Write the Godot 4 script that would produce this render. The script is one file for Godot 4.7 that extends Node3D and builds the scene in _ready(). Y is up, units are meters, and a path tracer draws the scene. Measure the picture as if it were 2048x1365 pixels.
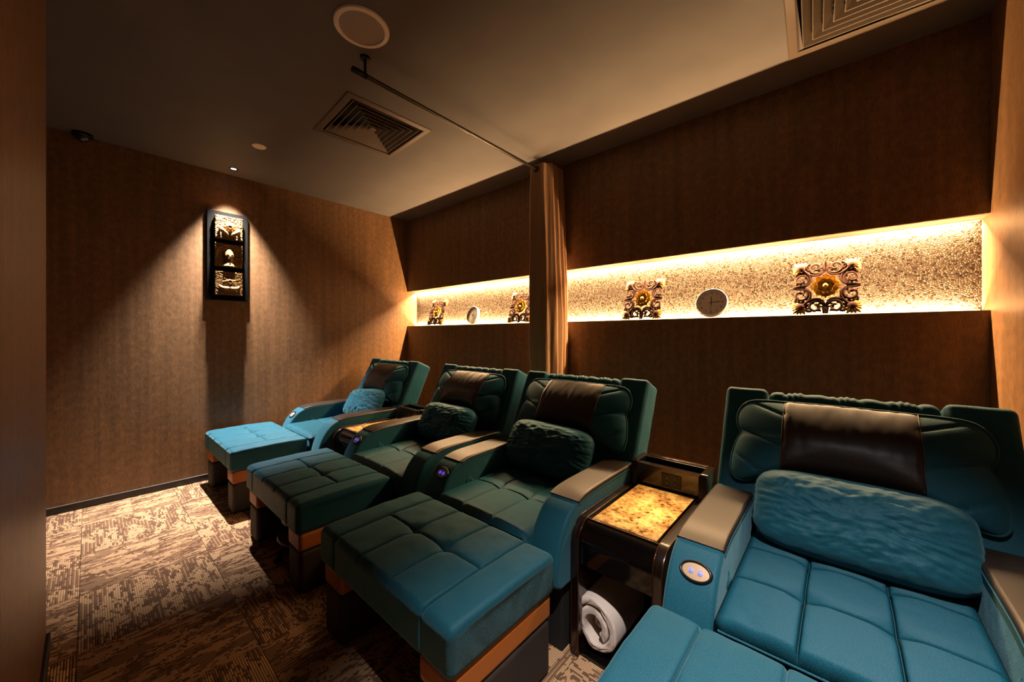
extends Node3D
# A foot-massage lounge: four reclining chairs before a wall with a lit niche. Units are metres, y is up,
# the niche wall stands at z = 0 and the room runs towards +z.

const CEIL := 2.6            # ceiling height
const XL := -3.97            # left wall
const XR := 0.486            # right wall
const NB := 1.318            # niche shelf height
const NT := 1.738            # niche top height
const ZF := 2.68             # wall just behind the camera, whose end shows at the left edge
const SPOT_A := Vector3(-3.806, CEIL, 1.771)
const SPOT_B := Vector3(0.10, CEIL, 2.36)

var M := {}
var used := {}
var rng := RandomNumberGenerator.new()


func _ready() -> void:
	rng.seed = 7
	# ---------- camera ----------
	var cam := Camera3D.new()
	cam.name = "camera"
	cam.position = Vector3(0, 1.21, 2.57)
	cam.rotation.y = deg_to_rad(41.389)
	cam.set_frustum(0.05 * 1365.0 / 745.5, Vector2(0, -0.05 * 12.0 / 745.5), 0.05, 60.0)
	add_child(cam)
	cam.current = true
	# ---------- surroundings: a closed room, no daylight ----------
	var we := WorldEnvironment.new()
	we.name = "surroundings"
	var env := Environment.new()
	env.background_mode = Environment.BG_COLOR
	env.background_color = Color.BLACK
	env.tonemap_mode = Environment.TONE_MAPPER_LINEAR
	env.tonemap_exposure = 1.0
	env.sdfgi_enabled = true
	env.ssao_enabled = true
	env.ssil_enabled = true
	we.environment = env
	add_child(we)
	# ---------- light: two warm strips in the niche, two cool downlights ----------
	var warm := Color(1.0, 0.81, 0.585)
	strip_light("niche_light_upper", Vector3(0, 0, 0), warm, 50.0, true)
	strip_light("niche_light_lower", Vector3(0, 0, 0), warm, 43.0, false)
	spot_light("picture_spot", SPOT_A, Color(1.0, 0.97, 0.96), 32.0, 33.5, Vector3(0.035, -1, 0.0))
	spot_light("lounge_spot", SPOT_B, Color(1.0, 0.97, 0.96), 13.0, 31.0, Vector3(0, -1, -0.22))   # tipped towards the chair

	materials()
	room()
	furniture()
	niche_things()
	wall_things()
	ceiling_things()


func strip_light(called: String, _at: Vector3, c: Color, e: float, top: bool) -> void:
	var l := AreaLight3D.new()
	l.name = called
	l.light_color = c
	l.light_energy = e
	l.area_size = Vector2(XR - XL - 0.06, 0.012)
	l.area_range = 8.0
	l.shadow_enabled = true
	l.position = Vector3((XL + XR) * 0.5, NT - 0.0075 if top else NB + 0.0075, -0.1125)
	l.rotation.x = deg_to_rad(-60.0 if top else 54.0)   # the strips are tipped towards the stone
	add_child(l)


func spot_light(called: String, at: Vector3, c: Color, e: float, half: float, aim: Vector3) -> void:
	var l := SpotLight3D.new()
	l.name = called
	l.light_color = c
	l.light_energy = e
	l.spot_angle = half
	l.spot_angle_attenuation = 1.0
	l.spot_range = 8.0
	l.spot_attenuation = 2.0
	l.light_size = 0.018
	l.shadow_enabled = true
	l.position = at + Vector3(0, -0.012, 0)
	l.basis = Basis.looking_at(aim.normalized(), Vector3(0, 0, 1) if absf(aim.z) < 0.1 else Vector3(1, 0, 0))
	add_child(l)


# =====================================================================================
# mesh building
# =====================================================================================
class Mb:
	var p := PackedVector3Array()
	var t := PackedVector2Array()
	var xf := Transform3D.IDENTITY

	func tri(a: Vector3, b: Vector3, c: Vector3, ua := Vector2.ZERO, ub := Vector2.ZERO, uc := Vector2.ZERO) -> void:
		p.push_back(xf * a); p.push_back(xf * b); p.push_back(xf * c)
		t.push_back(ua); t.push_back(ub); t.push_back(uc)

	func quad(a: Vector3, b: Vector3, c: Vector3, d: Vector3, ua := Vector2.ZERO, ub := Vector2.ZERO, uc := Vector2.ZERO, ud := Vector2.ZERO) -> void:
		tri(a, b, c, ua, ub, uc)
		tri(a, c, d, ua, uc, ud)

	# rows of points; the cross product (along a row) x (from row to row) points outward
	func rows(g: Array, close_row := false, close_col := false, uvs := 1.0) -> void:
		var n := g.size()
		var m: int = g[0].size()
		for j in (n if close_col else n - 1):
			var r0: PackedVector3Array = g[j]
			var r1: PackedVector3Array = g[(j + 1) % n]
			for i in (m if close_row else m - 1):
				var k := (i + 1) % m
				quad(r0[i], r0[k], r1[k], r1[i], Vector2(float(i) / m, float(j) / n) * uvs, Vector2(float(i + 1) / m, float(j) / n) * uvs, Vector2(float(i + 1) / m, float(j + 1) / n) * uvs, Vector2(float(i) / m, float(j + 1) / n) * uvs)

	func mesh(crease := 180.0) -> ArrayMesh:
		var n := p.size()
		var ids := PackedInt32Array()
		ids.resize(n)
		var seen := {}
		var cnt := 0
		for i in n:
			var k := Vector3i((p[i] * 20000.0).round())
			var got = seen.get(k, -1)
			if got < 0:
				seen[k] = cnt
				got = cnt
				cnt += 1
			ids[i] = got
		var fn := PackedVector3Array()
		fn.resize(n / 3)
		for f in n / 3:
			fn[f] = (p[f * 3 + 1] - p[f * 3]).cross(p[f * 3 + 2] - p[f * 3])
		var nor := PackedVector3Array()
		nor.resize(n)
		if crease >= 180.0:
			var acc := PackedVector3Array()
			acc.resize(cnt)
			for i in n:
				acc[ids[i]] += fn[i / 3]
			for i in n:
				nor[i] = acc[ids[i]].normalized()
		else:
			var cs := cos(deg_to_rad(crease))
			var lists := []
			lists.resize(cnt)
			for i in cnt:
				lists[i] = []
			for i in n:
				lists[ids[i]].append(i / 3)
			var unit := PackedVector3Array()
			unit.resize(n / 3)
			for f in n / 3:
				unit[f] = fn[f].normalized()
			for i in n:
				var own := unit[i / 3]
				var s := Vector3.ZERO
				for f in lists[ids[i]]:
					if unit[f].dot(own) > cs:
						s += fn[f]
				nor[i] = s.normalized()
		var pp := PackedVector3Array()
		var nn := PackedVector3Array()
		var tt := PackedVector2Array()
		for f in n / 3:
			if fn[f].length_squared() < 1e-20:
				continue
			for c in [0, 2, 1]:
				pp.push_back(p[f * 3 + c])
				nn.push_back((nor[f * 3 + c] * 2000.0).round() / 2000.0)
				tt.push_back(t[f * 3 + c])
		var arr := []
		arr.resize(Mesh.ARRAY_MAX)
		arr[Mesh.ARRAY_VERTEX] = pp
		arr[Mesh.ARRAY_NORMAL] = nn
		arr[Mesh.ARRAY_TEX_UV] = tt
		var st := SurfaceTool.new()
		st.create_from_arrays(arr)
		st.index()
		return st.commit()


func axis_pts(h: float, r: float, n: int, k := 3) -> PackedFloat32Array:
	var a := PackedFloat32Array()
	for i in k:
		a.push_back(-h + r - r * tan(PI / 4 * (1.0 - float(i) / k)))
	for i in n + 1:
		a.push_back(lerpf(-(h - r), h - r, float(i) / n))
	for i in k:
		a.push_back(h - r + r * tan(PI / 4 * float(i + 1) / k))
	return a


# like axis_pts, but close-set near seams
func seam_axis(h: float, r: float, step: float, seams: Array, k := 4) -> PackedFloat32Array:
	var a := axis_pts(h, r, 1, k)
	var out := PackedFloat32Array()
	for i in k + 1:
		out.push_back(a[i])
	var x := -(h - r)
	while true:
		var d := 1.0
		for q in seams:
			d = minf(d, absf(x - q))
		var s := clampf(d * 0.45, 0.0013, step)
		if x + s > h - r - 0.001:
			break
		x += s
		out.push_back(x)
	for i in range(k + 1, a.size()):
		out.push_back(a[i])
	return out


# rounded box; n = inner divisions along each axis; bend(point, normal) may move each point
func rbox(m: Mb, c: Vector3, s: Vector3, r: float, n := Vector3i(1, 1, 1), bend = null, k := 3, given := []) -> void:
	var h := s * 0.5
	r = minf(r, minf(h.x, minf(h.y, h.z)) * 0.999)
	var ax := [axis_pts(h.x, r, n.x, k), axis_pts(h.y, r, n.y, k), axis_pts(h.z, r, n.z, k)]
	for i in given.size():
		if given[i]:
			ax[i] = given[i]
	var core := h - Vector3(r, r, r)
	for a in 3:
		var b := (a + 1) % 3
		var d := (a + 2) % 3
		for side in [-1.0, 1.0]:
			var g := []
			for q in ax[d]:
				var row := PackedVector3Array()
				for w in ax[b]:
					var pt := Vector3.ZERO
					pt[a] = h[a] * side
					pt[b] = w * side
					pt[d] = q
					var inner := pt.clamp(-core, core)
					var nn := (pt - inner).normalized()
					var o := inner + nn * r
					if bend != null:
						o = bend.call(o, nn)
					row.push_back(c + o)
				g.append(row)
			m.rows(g)


# thin helper for plain chamfered boxes
func box(m: Mb, c: Vector3, s: Vector3, r := 0.003) -> void:
	rbox(m, c, s, r, Vector3i(1, 1, 1), null, 1)


func round_poly(pts: PackedVector2Array, radii: Array, seg := 5) -> PackedVector2Array:
	var out := PackedVector2Array()
	var n := pts.size()
	for i in n:
		var p := pts[i]
		var r: float = radii[i] if radii.size() > i else 0.0
		if r <= 0.0:
			out.push_back(p)
			continue
		var a := (pts[(i + n - 1) % n] - p).normalized()
		var b := (pts[(i + 1) % n] - p).normalized()
		var half := acos(clampf(a.dot(b), -1, 1)) * 0.5
		var d := r / tan(half)
		var cen := p + (a + b).normalized() * (r / sin(half))
		var s := (p + a * d - cen).angle()
		var e := (p + b * d - cen).angle()
		var sweep := wrapf(e - s, -PI, PI)
		for k in seg + 1:
			out.push_back(cen + Vector2.from_angle(s + sweep * k / seg) * r)
	return out


func dense(pts: PackedVector2Array, step: float) -> PackedVector2Array:
	var out := PackedVector2Array()
	for i in pts.size():
		var a := pts[i]
		var b := pts[(i + 1) % pts.size()]
		var k := maxi(1, ceili(a.distance_to(b) / step))
		for j in k:
			out.push_back(a.lerp(b, float(j) / k))
	return out


func inset(pts: PackedVector2Array, by: float) -> PackedVector2Array:
	var out := PackedVector2Array()
	var n := pts.size()
	for i in n:
		var a := (pts[i] - pts[(i + n - 1) % n]).normalized()
		var b := (pts[(i + 1) % n] - pts[i]).normalized()
		var na := Vector2(-a.y, a.x)
		var nb := Vector2(-b.y, b.x)
		var q := na + nb
		q = q / maxf(q.length_squared() * 0.5, 0.35)
		out.push_back(pts[i] + q * by)
	return out


# counter-clockwise outline pushed out along local z to +-w/2, edges rounded by r; place it with m.xf
func rprism(m: Mb, pts: PackedVector2Array, w: float, r: float, seg := 3, bend = null) -> void:
	if Geometry2D.is_polygon_clockwise(pts):
		pts.reverse()
	var g := []
	var last := PackedVector2Array()
	for side in [-1.0, 1.0]:
		for k in seg + 1:
			var a := PI / 2 * float(k if side > 0 else seg - k) / seg
			var ring := inset(pts, r * (1.0 - cos(a))) if r > 0.0 else pts
			var z: float = side * (w * 0.5 - r + r * sin(a))
			var row := PackedVector3Array()
			for q in ring:
				var v := Vector3(q.x, q.y, z)
				row.push_back(bend.call(v) if bend != null else v)
			g.append(row)
			if r <= 0.0:
				break
	last = inset(pts, r) if r > 0.0 else pts
	m.rows(g, true)
	var ix := Geometry2D.triangulate_polygon(last)
	for e in [0, g.size() - 1]:
		var row: PackedVector3Array = g[e]
		for i in range(0, ix.size(), 3):
			var a := row[ix[i]]
			var b := row[ix[i + 1]]
			var c := row[ix[i + 2]]
			var ccw := (last[ix[i + 1]] - last[ix[i]]).cross(last[ix[i + 2]] - last[ix[i]]) > 0
			if ccw == (e > 0):
				m.tri(a, b, c)
			else:
				m.tri(a, c, b)


func lathe(m: Mb, prof: PackedVector2Array, seg := 32) -> void:
	var g := []
	for q in prof:
		var row := PackedVector3Array()
		for i in seg:
			var a := TAU * i / seg
			row.push_back(Vector3(cos(a) * q.x, q.y, -sin(a) * q.x))
		g.append(row)
	m.rows(g, true)


func tube(m: Mb, path: PackedVector3Array, r, sides := 8, closed := false, flat := Vector3.ZERO, flat_by := 1.0) -> void:
	var n := path.size()
	var g := []
	var up := Vector3.ZERO
	for i in n:
		var d: Vector3
		if closed:
			d = (path[(i + 1) % n] - path[(i + n - 1) % n]).normalized()
		else:
			d = (path[mini(i + 1, n - 1)] - path[maxi(i - 1, 0)]).normalized()
		if up == Vector3.ZERO:
			up = Vector3.UP if absf(d.y) < 0.9 else Vector3.RIGHT
			if flat != Vector3.ZERO:
				up = flat
		up = (up - d * up.dot(d)).normalized()
		var sd := d.cross(up).normalized()
		var rad: float = r.call(float(i) / (n - 1)) if r is Callable else float(r)
		var row := PackedVector3Array()
		for k in sides:
			var a := TAU * k / sides
			row.push_back(path[i] + sd * cos(a) * rad + up * sin(a) * rad * flat_by)
		g.append(row)
	m.rows(g, true, closed)
	if not closed:
		for e in [0, n - 1]:
			var row: PackedVector3Array = g[e]
			for k in sides:
				var b := row[(k + 1) % sides]
				if e == 0:
					m.tri(path[0], b, row[k])
				else:
					m.tri(path[e], row[k], b)


func spline(pts: Array, per := 6, closed := false) -> Array:
	var out := []
	var n := pts.size()
	for i in (n if closed else n - 1):
		var a = pts[(i + n - 1) % n] if closed else pts[maxi(i - 1, 0)]
		var b = pts[i]
		var c = pts[(i + 1) % n]
		var d = pts[(i + 2) % n] if closed else pts[mini(i + 2, n - 1)]
		for k in per:
			var t := float(k) / per
			out.append(0.5 * ((2.0 * b) + (c - a) * t + (2.0 * a - 5.0 * b + 4.0 * c - d) * t * t + (3.0 * b - a - 3.0 * c + d) * t * t * t))
	if not closed:
		out.append(pts[n - 1])
	return out


# =====================================================================================
# objects
# =====================================================================================
func numbered(called: String) -> String:
	if not used.has(called):
		used[called] = 0
		return called
	used[called] += 1
	return "%s_%03d" % [called, used[called]]


func obj(called: String, mesh: Mesh, mat: Material, parent: Node = self, label := "") -> MeshInstance3D:
	var o := MeshInstance3D.new()
	o.name = numbered(called) if parent == self else called
	o.mesh = mesh
	o.material_override = mat
	o.cast_shadow = GeometryInstance3D.SHADOW_CASTING_SETTING_ON
	parent.add_child(o, true)
	if label:
		o.set_meta("label", label)
	return o


func thing(called: String, label: String, category: String, at := Vector3.ZERO, group := "") -> Node3D:
	var o := Node3D.new()
	o.name = numbered(called)
	add_child(o)
	o.position = at
	tag(o, label, category, group)
	return o


func tag(o: Node, label: String, category: String, group := "") -> void:
	o.set_meta("label", label)
	o.set_meta("category", category)
	if group:
		o.set_meta("group", group)


func copy(o: Node3D, at: Vector3, label: String) -> Node3D:
	var c: Node3D = o.duplicate()
	c.name = numbered(String(o.name).get_slice("_0", 0))
	add_child(c)
	c.position = at
	c.set_meta("label", label)
	return c


func structure(called: String, label: String) -> Node3D:
	var o := Node3D.new()
	o.name = called
	add_child(o)
	o.set_meta("kind", "structure")
	o.set_meta("label", label)
	return o


# =====================================================================================
# materials
# =====================================================================================
func mat(called: String, c: Color, rough: float, metal := 0.0) -> StandardMaterial3D:
	var m := StandardMaterial3D.new()
	m.resource_name = called
	m.albedo_color = c
	m.roughness = rough
	m.metallic = metal
	M[called] = m
	return m


func noise_tex(freq: float, size := 512, seed_ := 1, bump := 0.0, kind := FastNoiseLite.TYPE_SIMPLEX, oct := 3, ramp: Gradient = null) -> NoiseTexture2D:
	var n := FastNoiseLite.new()
	n.seed = seed_
	n.noise_type = kind
	n.frequency = freq
	n.fractal_octaves = oct
	var t := NoiseTexture2D.new()
	t.width = size
	t.height = size
	t.seamless = true
	t.noise = n
	if bump > 0.0:
		t.as_normal_map = true
		t.bump_strength = bump
	if ramp:
		t.color_ramp = ramp
	return t


func grad(stops: Array) -> Gradient:
	var g := Gradient.new()
	var o := PackedFloat32Array()
	var c := PackedColorArray()
	for s in stops:
		o.push_back(s[0])
		c.push_back(s[1])
	g.offsets = o
	g.colors = c
	return g


func fnl(seed_: int, freq: float, oct := 3) -> FastNoiseLite:
	var n := FastNoiseLite.new()
	n.seed = seed_
	n.noise_type = FastNoiseLite.TYPE_SIMPLEX_SMOOTH
	n.frequency = freq
	n.fractal_octaves = oct
	return n


func image_tex(w: int, h: int, f: Callable) -> ImageTexture:
	var b := PackedByteArray()
	b.resize(w * h * 3)
	var i := 0
	for y in h:
		for x in w:
			var c: Vector3 = f.call(x, y)
			b[i] = clampi(int(c.x * 255.0), 0, 255)
			b[i + 1] = clampi(int(c.y * 255.0), 0, 255)
			b[i + 2] = clampi(int(c.z * 255.0), 0, 255)
			i += 3
	return ImageTexture.create_from_image(Image.create_from_data(w, h, false, Image.FORMAT_RGB8, b))


# the pile of velvet leans one way: its relief is tipped by lean (along +z on upward faces) and finely uneven
func nap_tex(lean: float, seed_: int) -> ImageTexture:
	var n := fnl(seed_, 0.35, 2)
	var big := fnl(seed_ + 7, 0.03, 3)
	var tip := func(x: int, y: int) -> Vector3:
		# seamless patches where the pile was stroked another way
		var u := x / 256.0 * TAU
		var v := y / 256.0 * TAU
		var patch := big.get_noise_3d(cos(u) * 40.0, sin(u) * 40.0 + 30.0 * cos(v), sin(v) * 30.0)
		var a := 0.10 * n.get_noise_2d(x, y) + 0.03 * patch
		var b := lean + 0.10 * n.get_noise_2d(x + 300.0, y + 90.0) + 0.05 * patch
		var c := sqrt(maxf(1.0 - a * a - b * b, 0.05))
		return Vector3(a * 0.5 + 0.5, b * 0.5 + 0.5, c * 0.5 + 0.5)
	return image_tex(256, 256, tip)


func materials() -> void:
	# --- brown wood-grain wall covering: fine upright fibres, broad stripes, faint cross bars
	var fa := fnl(3, 0.9, 2)
	var fb := fnl(4, 0.02, 3)
	var fc := fnl(5, 0.012, 3)
	var fd := fnl(6, 0.5, 2)
	var veneer := func(x: int, y: int) -> Vector3:
		var fibre := fa.get_noise_2d(x * 0.55, y * 0.035)
		var fleck := fd.get_noise_2d(x * 1.1, y * 0.22)
		var stripe := fb.get_noise_2d(x * 0.55, y * 0.05)
		var bar := fc.get_noise_2d(x * 0.8, y * 3.2)
		var v := 1.0 + 0.30 * fibre + 0.20 * fleck + 0.13 * stripe + 0.12 * bar
		return Vector3(0.43, 0.31, 0.195) * v
	var vt := image_tex(1024, 1024, veneer)
	var w := mat("wood grain wall covering", Color(1, 1, 1), 0.44)
	w.albedo_texture = vt
	w.metallic_specular = 0.45
	w.heightmap_enabled = true
	w.heightmap_texture = vt
	w.heightmap_scale = 0.12
	# --- carpet: ribbed loop pile, tan patches with dark outlines
	var ca := fnl(11, 0.0058, 3)
	var cb := fnl(12, 0.025, 2)
	var cd := fnl(13, 0.0075, 2)
	var carpet := func(x: int, y: int) -> Vector3:
		# the pile runs in ribs: every second rib is shifted a little, so patch outlines step from rib to rib
		var rb := floorf(x / 8.0)
		var qx := rb * 8.0
		var qy := y + 5.0 * sin(rb * 2.4) + 14.0 * cb.get_noise_2d(qx * 3.0, y * 0.4)
		var n1 := ca.get_noise_2d(qx * 1.9, qy * 0.62)
		var n2 := ca.get_noise_2d(qx * 1.7 + 700.0, qy * 0.55 + 300.0)
		var n3 := cd.get_noise_2d(qx * 1.6, qy * 0.45)
		var rib := absf(fposmod(x / 8.0, 1.0) - 0.5) * 2.0
		var odd := posmod(int(rb), 2) == 0
		var c := Vector3(0.74, 0.585, 0.435)
		if n3 > 0.10 or n1 < -0.42:
			c = Vector3(0.48, 0.36, 0.275) if odd else Vector3(0.63, 0.49, 0.365)
		if minf(absf(n1), absf(n2 - 0.05)) < 0.055 + 0.04 * n3:
			c = Vector3(0.44, 0.325, 0.25)
		return c * (1.0 - 0.22 * pow(rib, 3.0))
	var cm := mat("ribbed carpet", Color(1, 1, 1), 0.95)
	cm.albedo_texture = image_tex(1024, 1024, carpet)
	cm.metallic_specular = 0.1
	var ribs := func(x: int, y: int) -> Vector3:
		var h := 0.5 - 0.5 * cos(x * TAU / 8.0)
		var k := 0.5 + 0.5 * cos(y * TAU / 8.0 + (PI if (x / 8) % 2 else 0.0))
		var v := h * 0.75 + k * 0.25
		return Vector3(v, v, v)
	cm.heightmap_enabled = true
	cm.heightmap_texture = image_tex(1024, 1024, ribs)
	cm.heightmap_scale = 0.25
	mat("carpet backing", Color(0.12, 0.09, 0.07), 0.95)
	# --- ceiling paint
	var ce := mat("matt ceiling paint", Color(0.375, 0.35, 0.33), 0.66)
	ce.metallic_specular = 0.35
	ce.uv1_triplanar = true
	ce.uv1_world_triplanar = true
	ce.uv1_scale = Vector3(0.9, 0.9, 0.9)
	ce.albedo_texture = noise_tex(0.006, 512, 21, 0.0, FastNoiseLite.TYPE_SIMPLEX, 4, grad([[0.0, Color(0.95, 0.95, 0.95)], [1.0, Color(1, 1, 1)]]))
	mat("dark gap", Color(0.03, 0.025, 0.02), 0.9)
	mat("black skirting", Color(0.085, 0.078, 0.075), 0.38)
	mat("brushed skirting edge", Color(0.55, 0.52, 0.50), 0.35, 0.7)
	# --- exposed aggregate in the niche
	var pa := FastNoiseLite.new()
	pa.noise_type = FastNoiseLite.TYPE_CELLULAR
	pa.cellular_return_type = FastNoiseLite.RETURN_DISTANCE2_SUB
	pa.frequency = 0.085
	pa.fractal_type = FastNoiseLite.FRACTAL_NONE
	var pc := FastNoiseLite.new()
	pc.noise_type = FastNoiseLite.TYPE_CELLULAR
	pc.cellular_return_type = FastNoiseLite.RETURN_CELL_VALUE
	pc.frequency = 0.085
	pc.fractal_type = FastNoiseLite.FRACTAL_NONE
	var pebble := func(x: int, y: int) -> Vector3:
		var d := clampf((pa.get_noise_2d(x, y) + 1.0) * 1.6, 0.0, 1.0)
		var v := pc.get_noise_2d(x, y)
		var c := Vector3(0.285, 0.26, 0.235) * (1.0 + 0.35 * v)
		if v < -0.72:
			c = Vector3(0.08, 0.065, 0.05)
		return c.lerp(Vector3(0.145, 0.11, 0.08), 1.0 - d)
	var st := mat("exposed aggregate stone", Color(1, 1, 1), 0.9)
	st.metallic_specular = 0.1
	st.albedo_texture = image_tex(1024, 512, pebble)
	var pbump := func(x: int, y: int) -> Vector3:
		var d := clampf((pa.get_noise_2d(x, y) + 1.0) * 1.4, 0.0, 1.0)
		d = sqrt(d)
		return Vector3(d, d, d)
	st.heightmap_enabled = true
	st.heightmap_texture = image_tex(1024, 512, pbump)
	st.heightmap_scale = 0.3
	mat("shelf board", Color(0.40, 0.28, 0.20), 0.6)
	# --- velvet: short teal pile that shines where seen along its grain
	var vl := mat("teal velvet", Color(0.10, 0.365, 0.435), 0.62)
	vl.rim_enabled = true
	vl.rim = 1.0
	vl.rim_tint = 0.62
	vl.metallic_specular = 0.3
	vl.uv1_triplanar = true
	vl.uv1_scale = Vector3(2.2, 2.2, 2.2)
	vl.albedo_texture = noise_tex(0.35, 512, 31, 0.0, FastNoiseLite.TYPE_SIMPLEX, 2, grad([[0.0, Color(0.36, 0.40, 0.40)], [0.5, Color(0.82, 0.82, 0.82)], [1.0, Color(1, 1, 1)]]))
	vl.normal_enabled = true
	vl.normal_texture = nap_tex(0.0, 32)
	vl.normal_scale = 1.0
	var vo: StandardMaterial3D = vl.duplicate()
	vo.resource_name = "teal velvet brushed towards the foot"
	vo.normal_texture = nap_tex(-0.28, 34)
	M["velvet brushed out"] = vo
	var vi: StandardMaterial3D = vl.duplicate()
	vi.resource_name = "teal velvet brushed towards the back"
	vi.normal_texture = nap_tex(0.58, 35)
	vi.rim = 0.12   # seat pile taken as pressed flat; sheen cut low to darken the seats
	M["velvet brushed in"] = vi
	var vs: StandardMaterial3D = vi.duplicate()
	vs.resource_name = "teal velvet seat leaned away from niche light"
	vs.normal_texture = nap_tex(-0.55, 36)  # leaned out of the niche light so that this one seat renders darker
	M["velvet seat darkened by lean"] = vs
	# --- brown leather
	var le := mat("brown leather", Color(0.135, 0.103, 0.084), 0.40)
	le.metallic_specular = 0.5
	le.uv1_triplanar = true
	le.uv1_scale = Vector3(9, 9, 9)
	le.normal_enabled = true
	le.normal_texture = noise_tex(0.09, 512, 33, 3.0, FastNoiseLite.TYPE_CELLULAR, 1)
	le.normal_scale = 0.22
	mat("taupe leg cloth", Color(0.15, 0.11, 0.092), 0.75)
	mat("orange leather band", Color(0.62, 0.345, 0.125), 0.5)
	mat("black underside", Color(0.05, 0.045, 0.045), 0.8)
	var bz := mat("dark bronze rim", Color(0.10, 0.075, 0.06), 0.28, 0.5)
	bz.metallic_specular = 0.6
	mat("champagne faceplate", Color(0.70, 0.58, 0.44), 0.35, 0.35)
	var bt := mat("lit button", Color(0.55, 0.55, 0.75), 0.3)
	bt.emission_enabled = true
	bt.emission = Color(0.30, 0.34, 1.0)
	bt.emission_energy_multiplier = 1.3
	mat("button cap", Color(0.62, 0.60, 0.66), 0.3, 0.3)
	# --- console
	var gl := mat("dark gloss wood", Color(0.14, 0.075, 0.045), 0.24)
	gl.clearcoat_enabled = true
	gl.clearcoat = 0.4
	gl.clearcoat_roughness = 0.05
	var gt := func(x: int, y: int) -> Vector3:
		var v := 1.0 + 0.4 * fa.get_noise_2d(x * 0.3, y * 0.02) + 0.3 * fb.get_noise_2d(x * 2.0, y * 0.2)
		return Vector3(v, v, v) * 0.7
	gl.albedo_texture = image_tex(256, 256, gt)
	gl.uv1_triplanar = true
	gl.uv1_scale = Vector3(2, 2, 2)
	mat("black gloss panel", Color(0.022, 0.018, 0.016), 0.08)
	mat("copper edging", Color(0.46, 0.30, 0.20), 0.28, 0.9)
	var ma := fnl(41, 0.008, 4)
	var mb := fnl(42, 0.022, 3)
	var mc := FastNoiseLite.new()
	mc.seed = 43
	mc.noise_type = FastNoiseLite.TYPE_CELLULAR
	mc.cellular_return_type = FastNoiseLite.RETURN_DISTANCE2_SUB
	mc.frequency = 0.011
	mc.domain_warp_enabled = true
	mc.domain_warp_amplitude = 40.0
	mc.domain_warp_frequency = 0.02
	var md := FastNoiseLite.new()
	md.seed = 43
	md.noise_type = FastNoiseLite.TYPE_CELLULAR
	md.cellular_return_type = FastNoiseLite.RETURN_CELL_VALUE
	md.frequency = 0.011
	md.domain_warp_enabled = true
	md.domain_warp_amplitude = 40.0
	md.domain_warp_frequency = 0.02
	var marble := func(x: int, y: int) -> Vector3:
		var a := ma.get_noise_2d(x, y)
		var b := mb.get_noise_2d(x * 1.6, y * 1.6)
		var fine := fd.get_noise_2d(x * 0.45, y * 0.45)
		var vein := clampf(1.0 - (mc.get_noise_2d(x, y) + 1.0) * 11.0, 0.0, 1.0)
		var t := clampf(0.60 + 0.45 * a + 0.22 * md.get_noise_2d(x, y) + 0.28 * b + 0.12 * fine, 0.0, 1.0)
		var c := Vector3(0.40, 0.235, 0.10).lerp(Vector3(0.97, 0.81, 0.52), t)
		c *= 1.0 - 0.5 * smoothstep(0.22, 0.5, -b) * smoothstep(-0.2, 0.3, -a)
		return c.lerp(Vector3(1.0, 0.94, 0.78), vein * 0.7)
	var mar := mat("backlit amber marble", Color(1, 1, 1), 0.12)
	mar.albedo_texture = image_tex(512, 512, marble)
	mar.backlight_enabled = true
	mar.backlight = Color(1, 1, 1)
	mat("light box lining", Color(0.85, 0.82, 0.75), 0.8)
	var ld := mat("lamp glow", Color(1, 0.9, 0.7), 0.5)
	ld.emission_enabled = true
	ld.emission = Color(1.0, 0.80, 0.52)
	ld.emission_energy_multiplier = 4.0
	var lw := mat("white lamp glow", Color(1, 1, 1), 0.5)
	lw.emission_enabled = true
	lw.emission = Color(0.93, 0.93, 1.0)
	lw.emission_energy_multiplier = 6.0
	# --- small things
	var to := mat("towelling", Color(0.80, 0.735, 0.68), 0.95)
	to.uv1_triplanar = true
	to.uv1_scale = Vector3(5, 5, 5)
	to.normal_enabled = true
	to.normal_texture = noise_tex(0.14, 512, 51, 5.0)
	to.rim_enabled = true
	to.rim = 0.4
	var cu := func(x: int, y: int) -> Vector3:
		var wv := (1.0 if (x / 3 + y / 3) % 2 == 0 else 0.72)
		var v := wv * (0.85 + 0.35 * fa.get_noise_2d(x * 0.9, y * 0.5))
		return Vector3(0.72, 0.54, 0.37) * v
	var cur := mat("woven brown curtain", Color(1, 1, 1), 0.8)
	cur.albedo_texture = image_tex(256, 256, cu)
	cur.backlight_enabled = true
	cur.backlight = Color(0.12, 0.12, 0.12)
	mat("dark steel", Color(0.30, 0.27, 0.24), 0.3, 0.85)
	mat("black steel", Color(0.05, 0.045, 0.04), 0.35, 0.4)
	mat("bronze painted metal", Color(0.36, 0.30, 0.24), 0.45, 0.2)
	mat("cream plastic", Color(0.93, 0.86, 0.76), 0.5)
	var mesh_t := func(x: int, y: int) -> Vector3:
		var h := Vector2(fposmod(x / 8.0, 1.0) - 0.5, fposmod(y / 8.0, 1.0) - 0.5).length()
		var v := 0.25 if h < 0.3 else 0.72
		return Vector3(v, v * 0.88, v * 0.74)
	var sg := mat("perforated grille", Color(1, 1, 1), 0.5)
	sg.albedo_texture = image_tex(128, 128, mesh_t)
	sg.uv1_triplanar = true
	sg.uv1_scale = Vector3(40, 40, 40)
	mat("black board", Color(0.055, 0.048, 0.042), 0.8).metallic_specular = 0.15
	var go := mat("gold leaf", Color(0.50, 0.36, 0.16), 0.46, 0.3)
	go.uv1_triplanar = true
	go.uv1_scale = Vector3(6, 6, 6)
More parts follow.
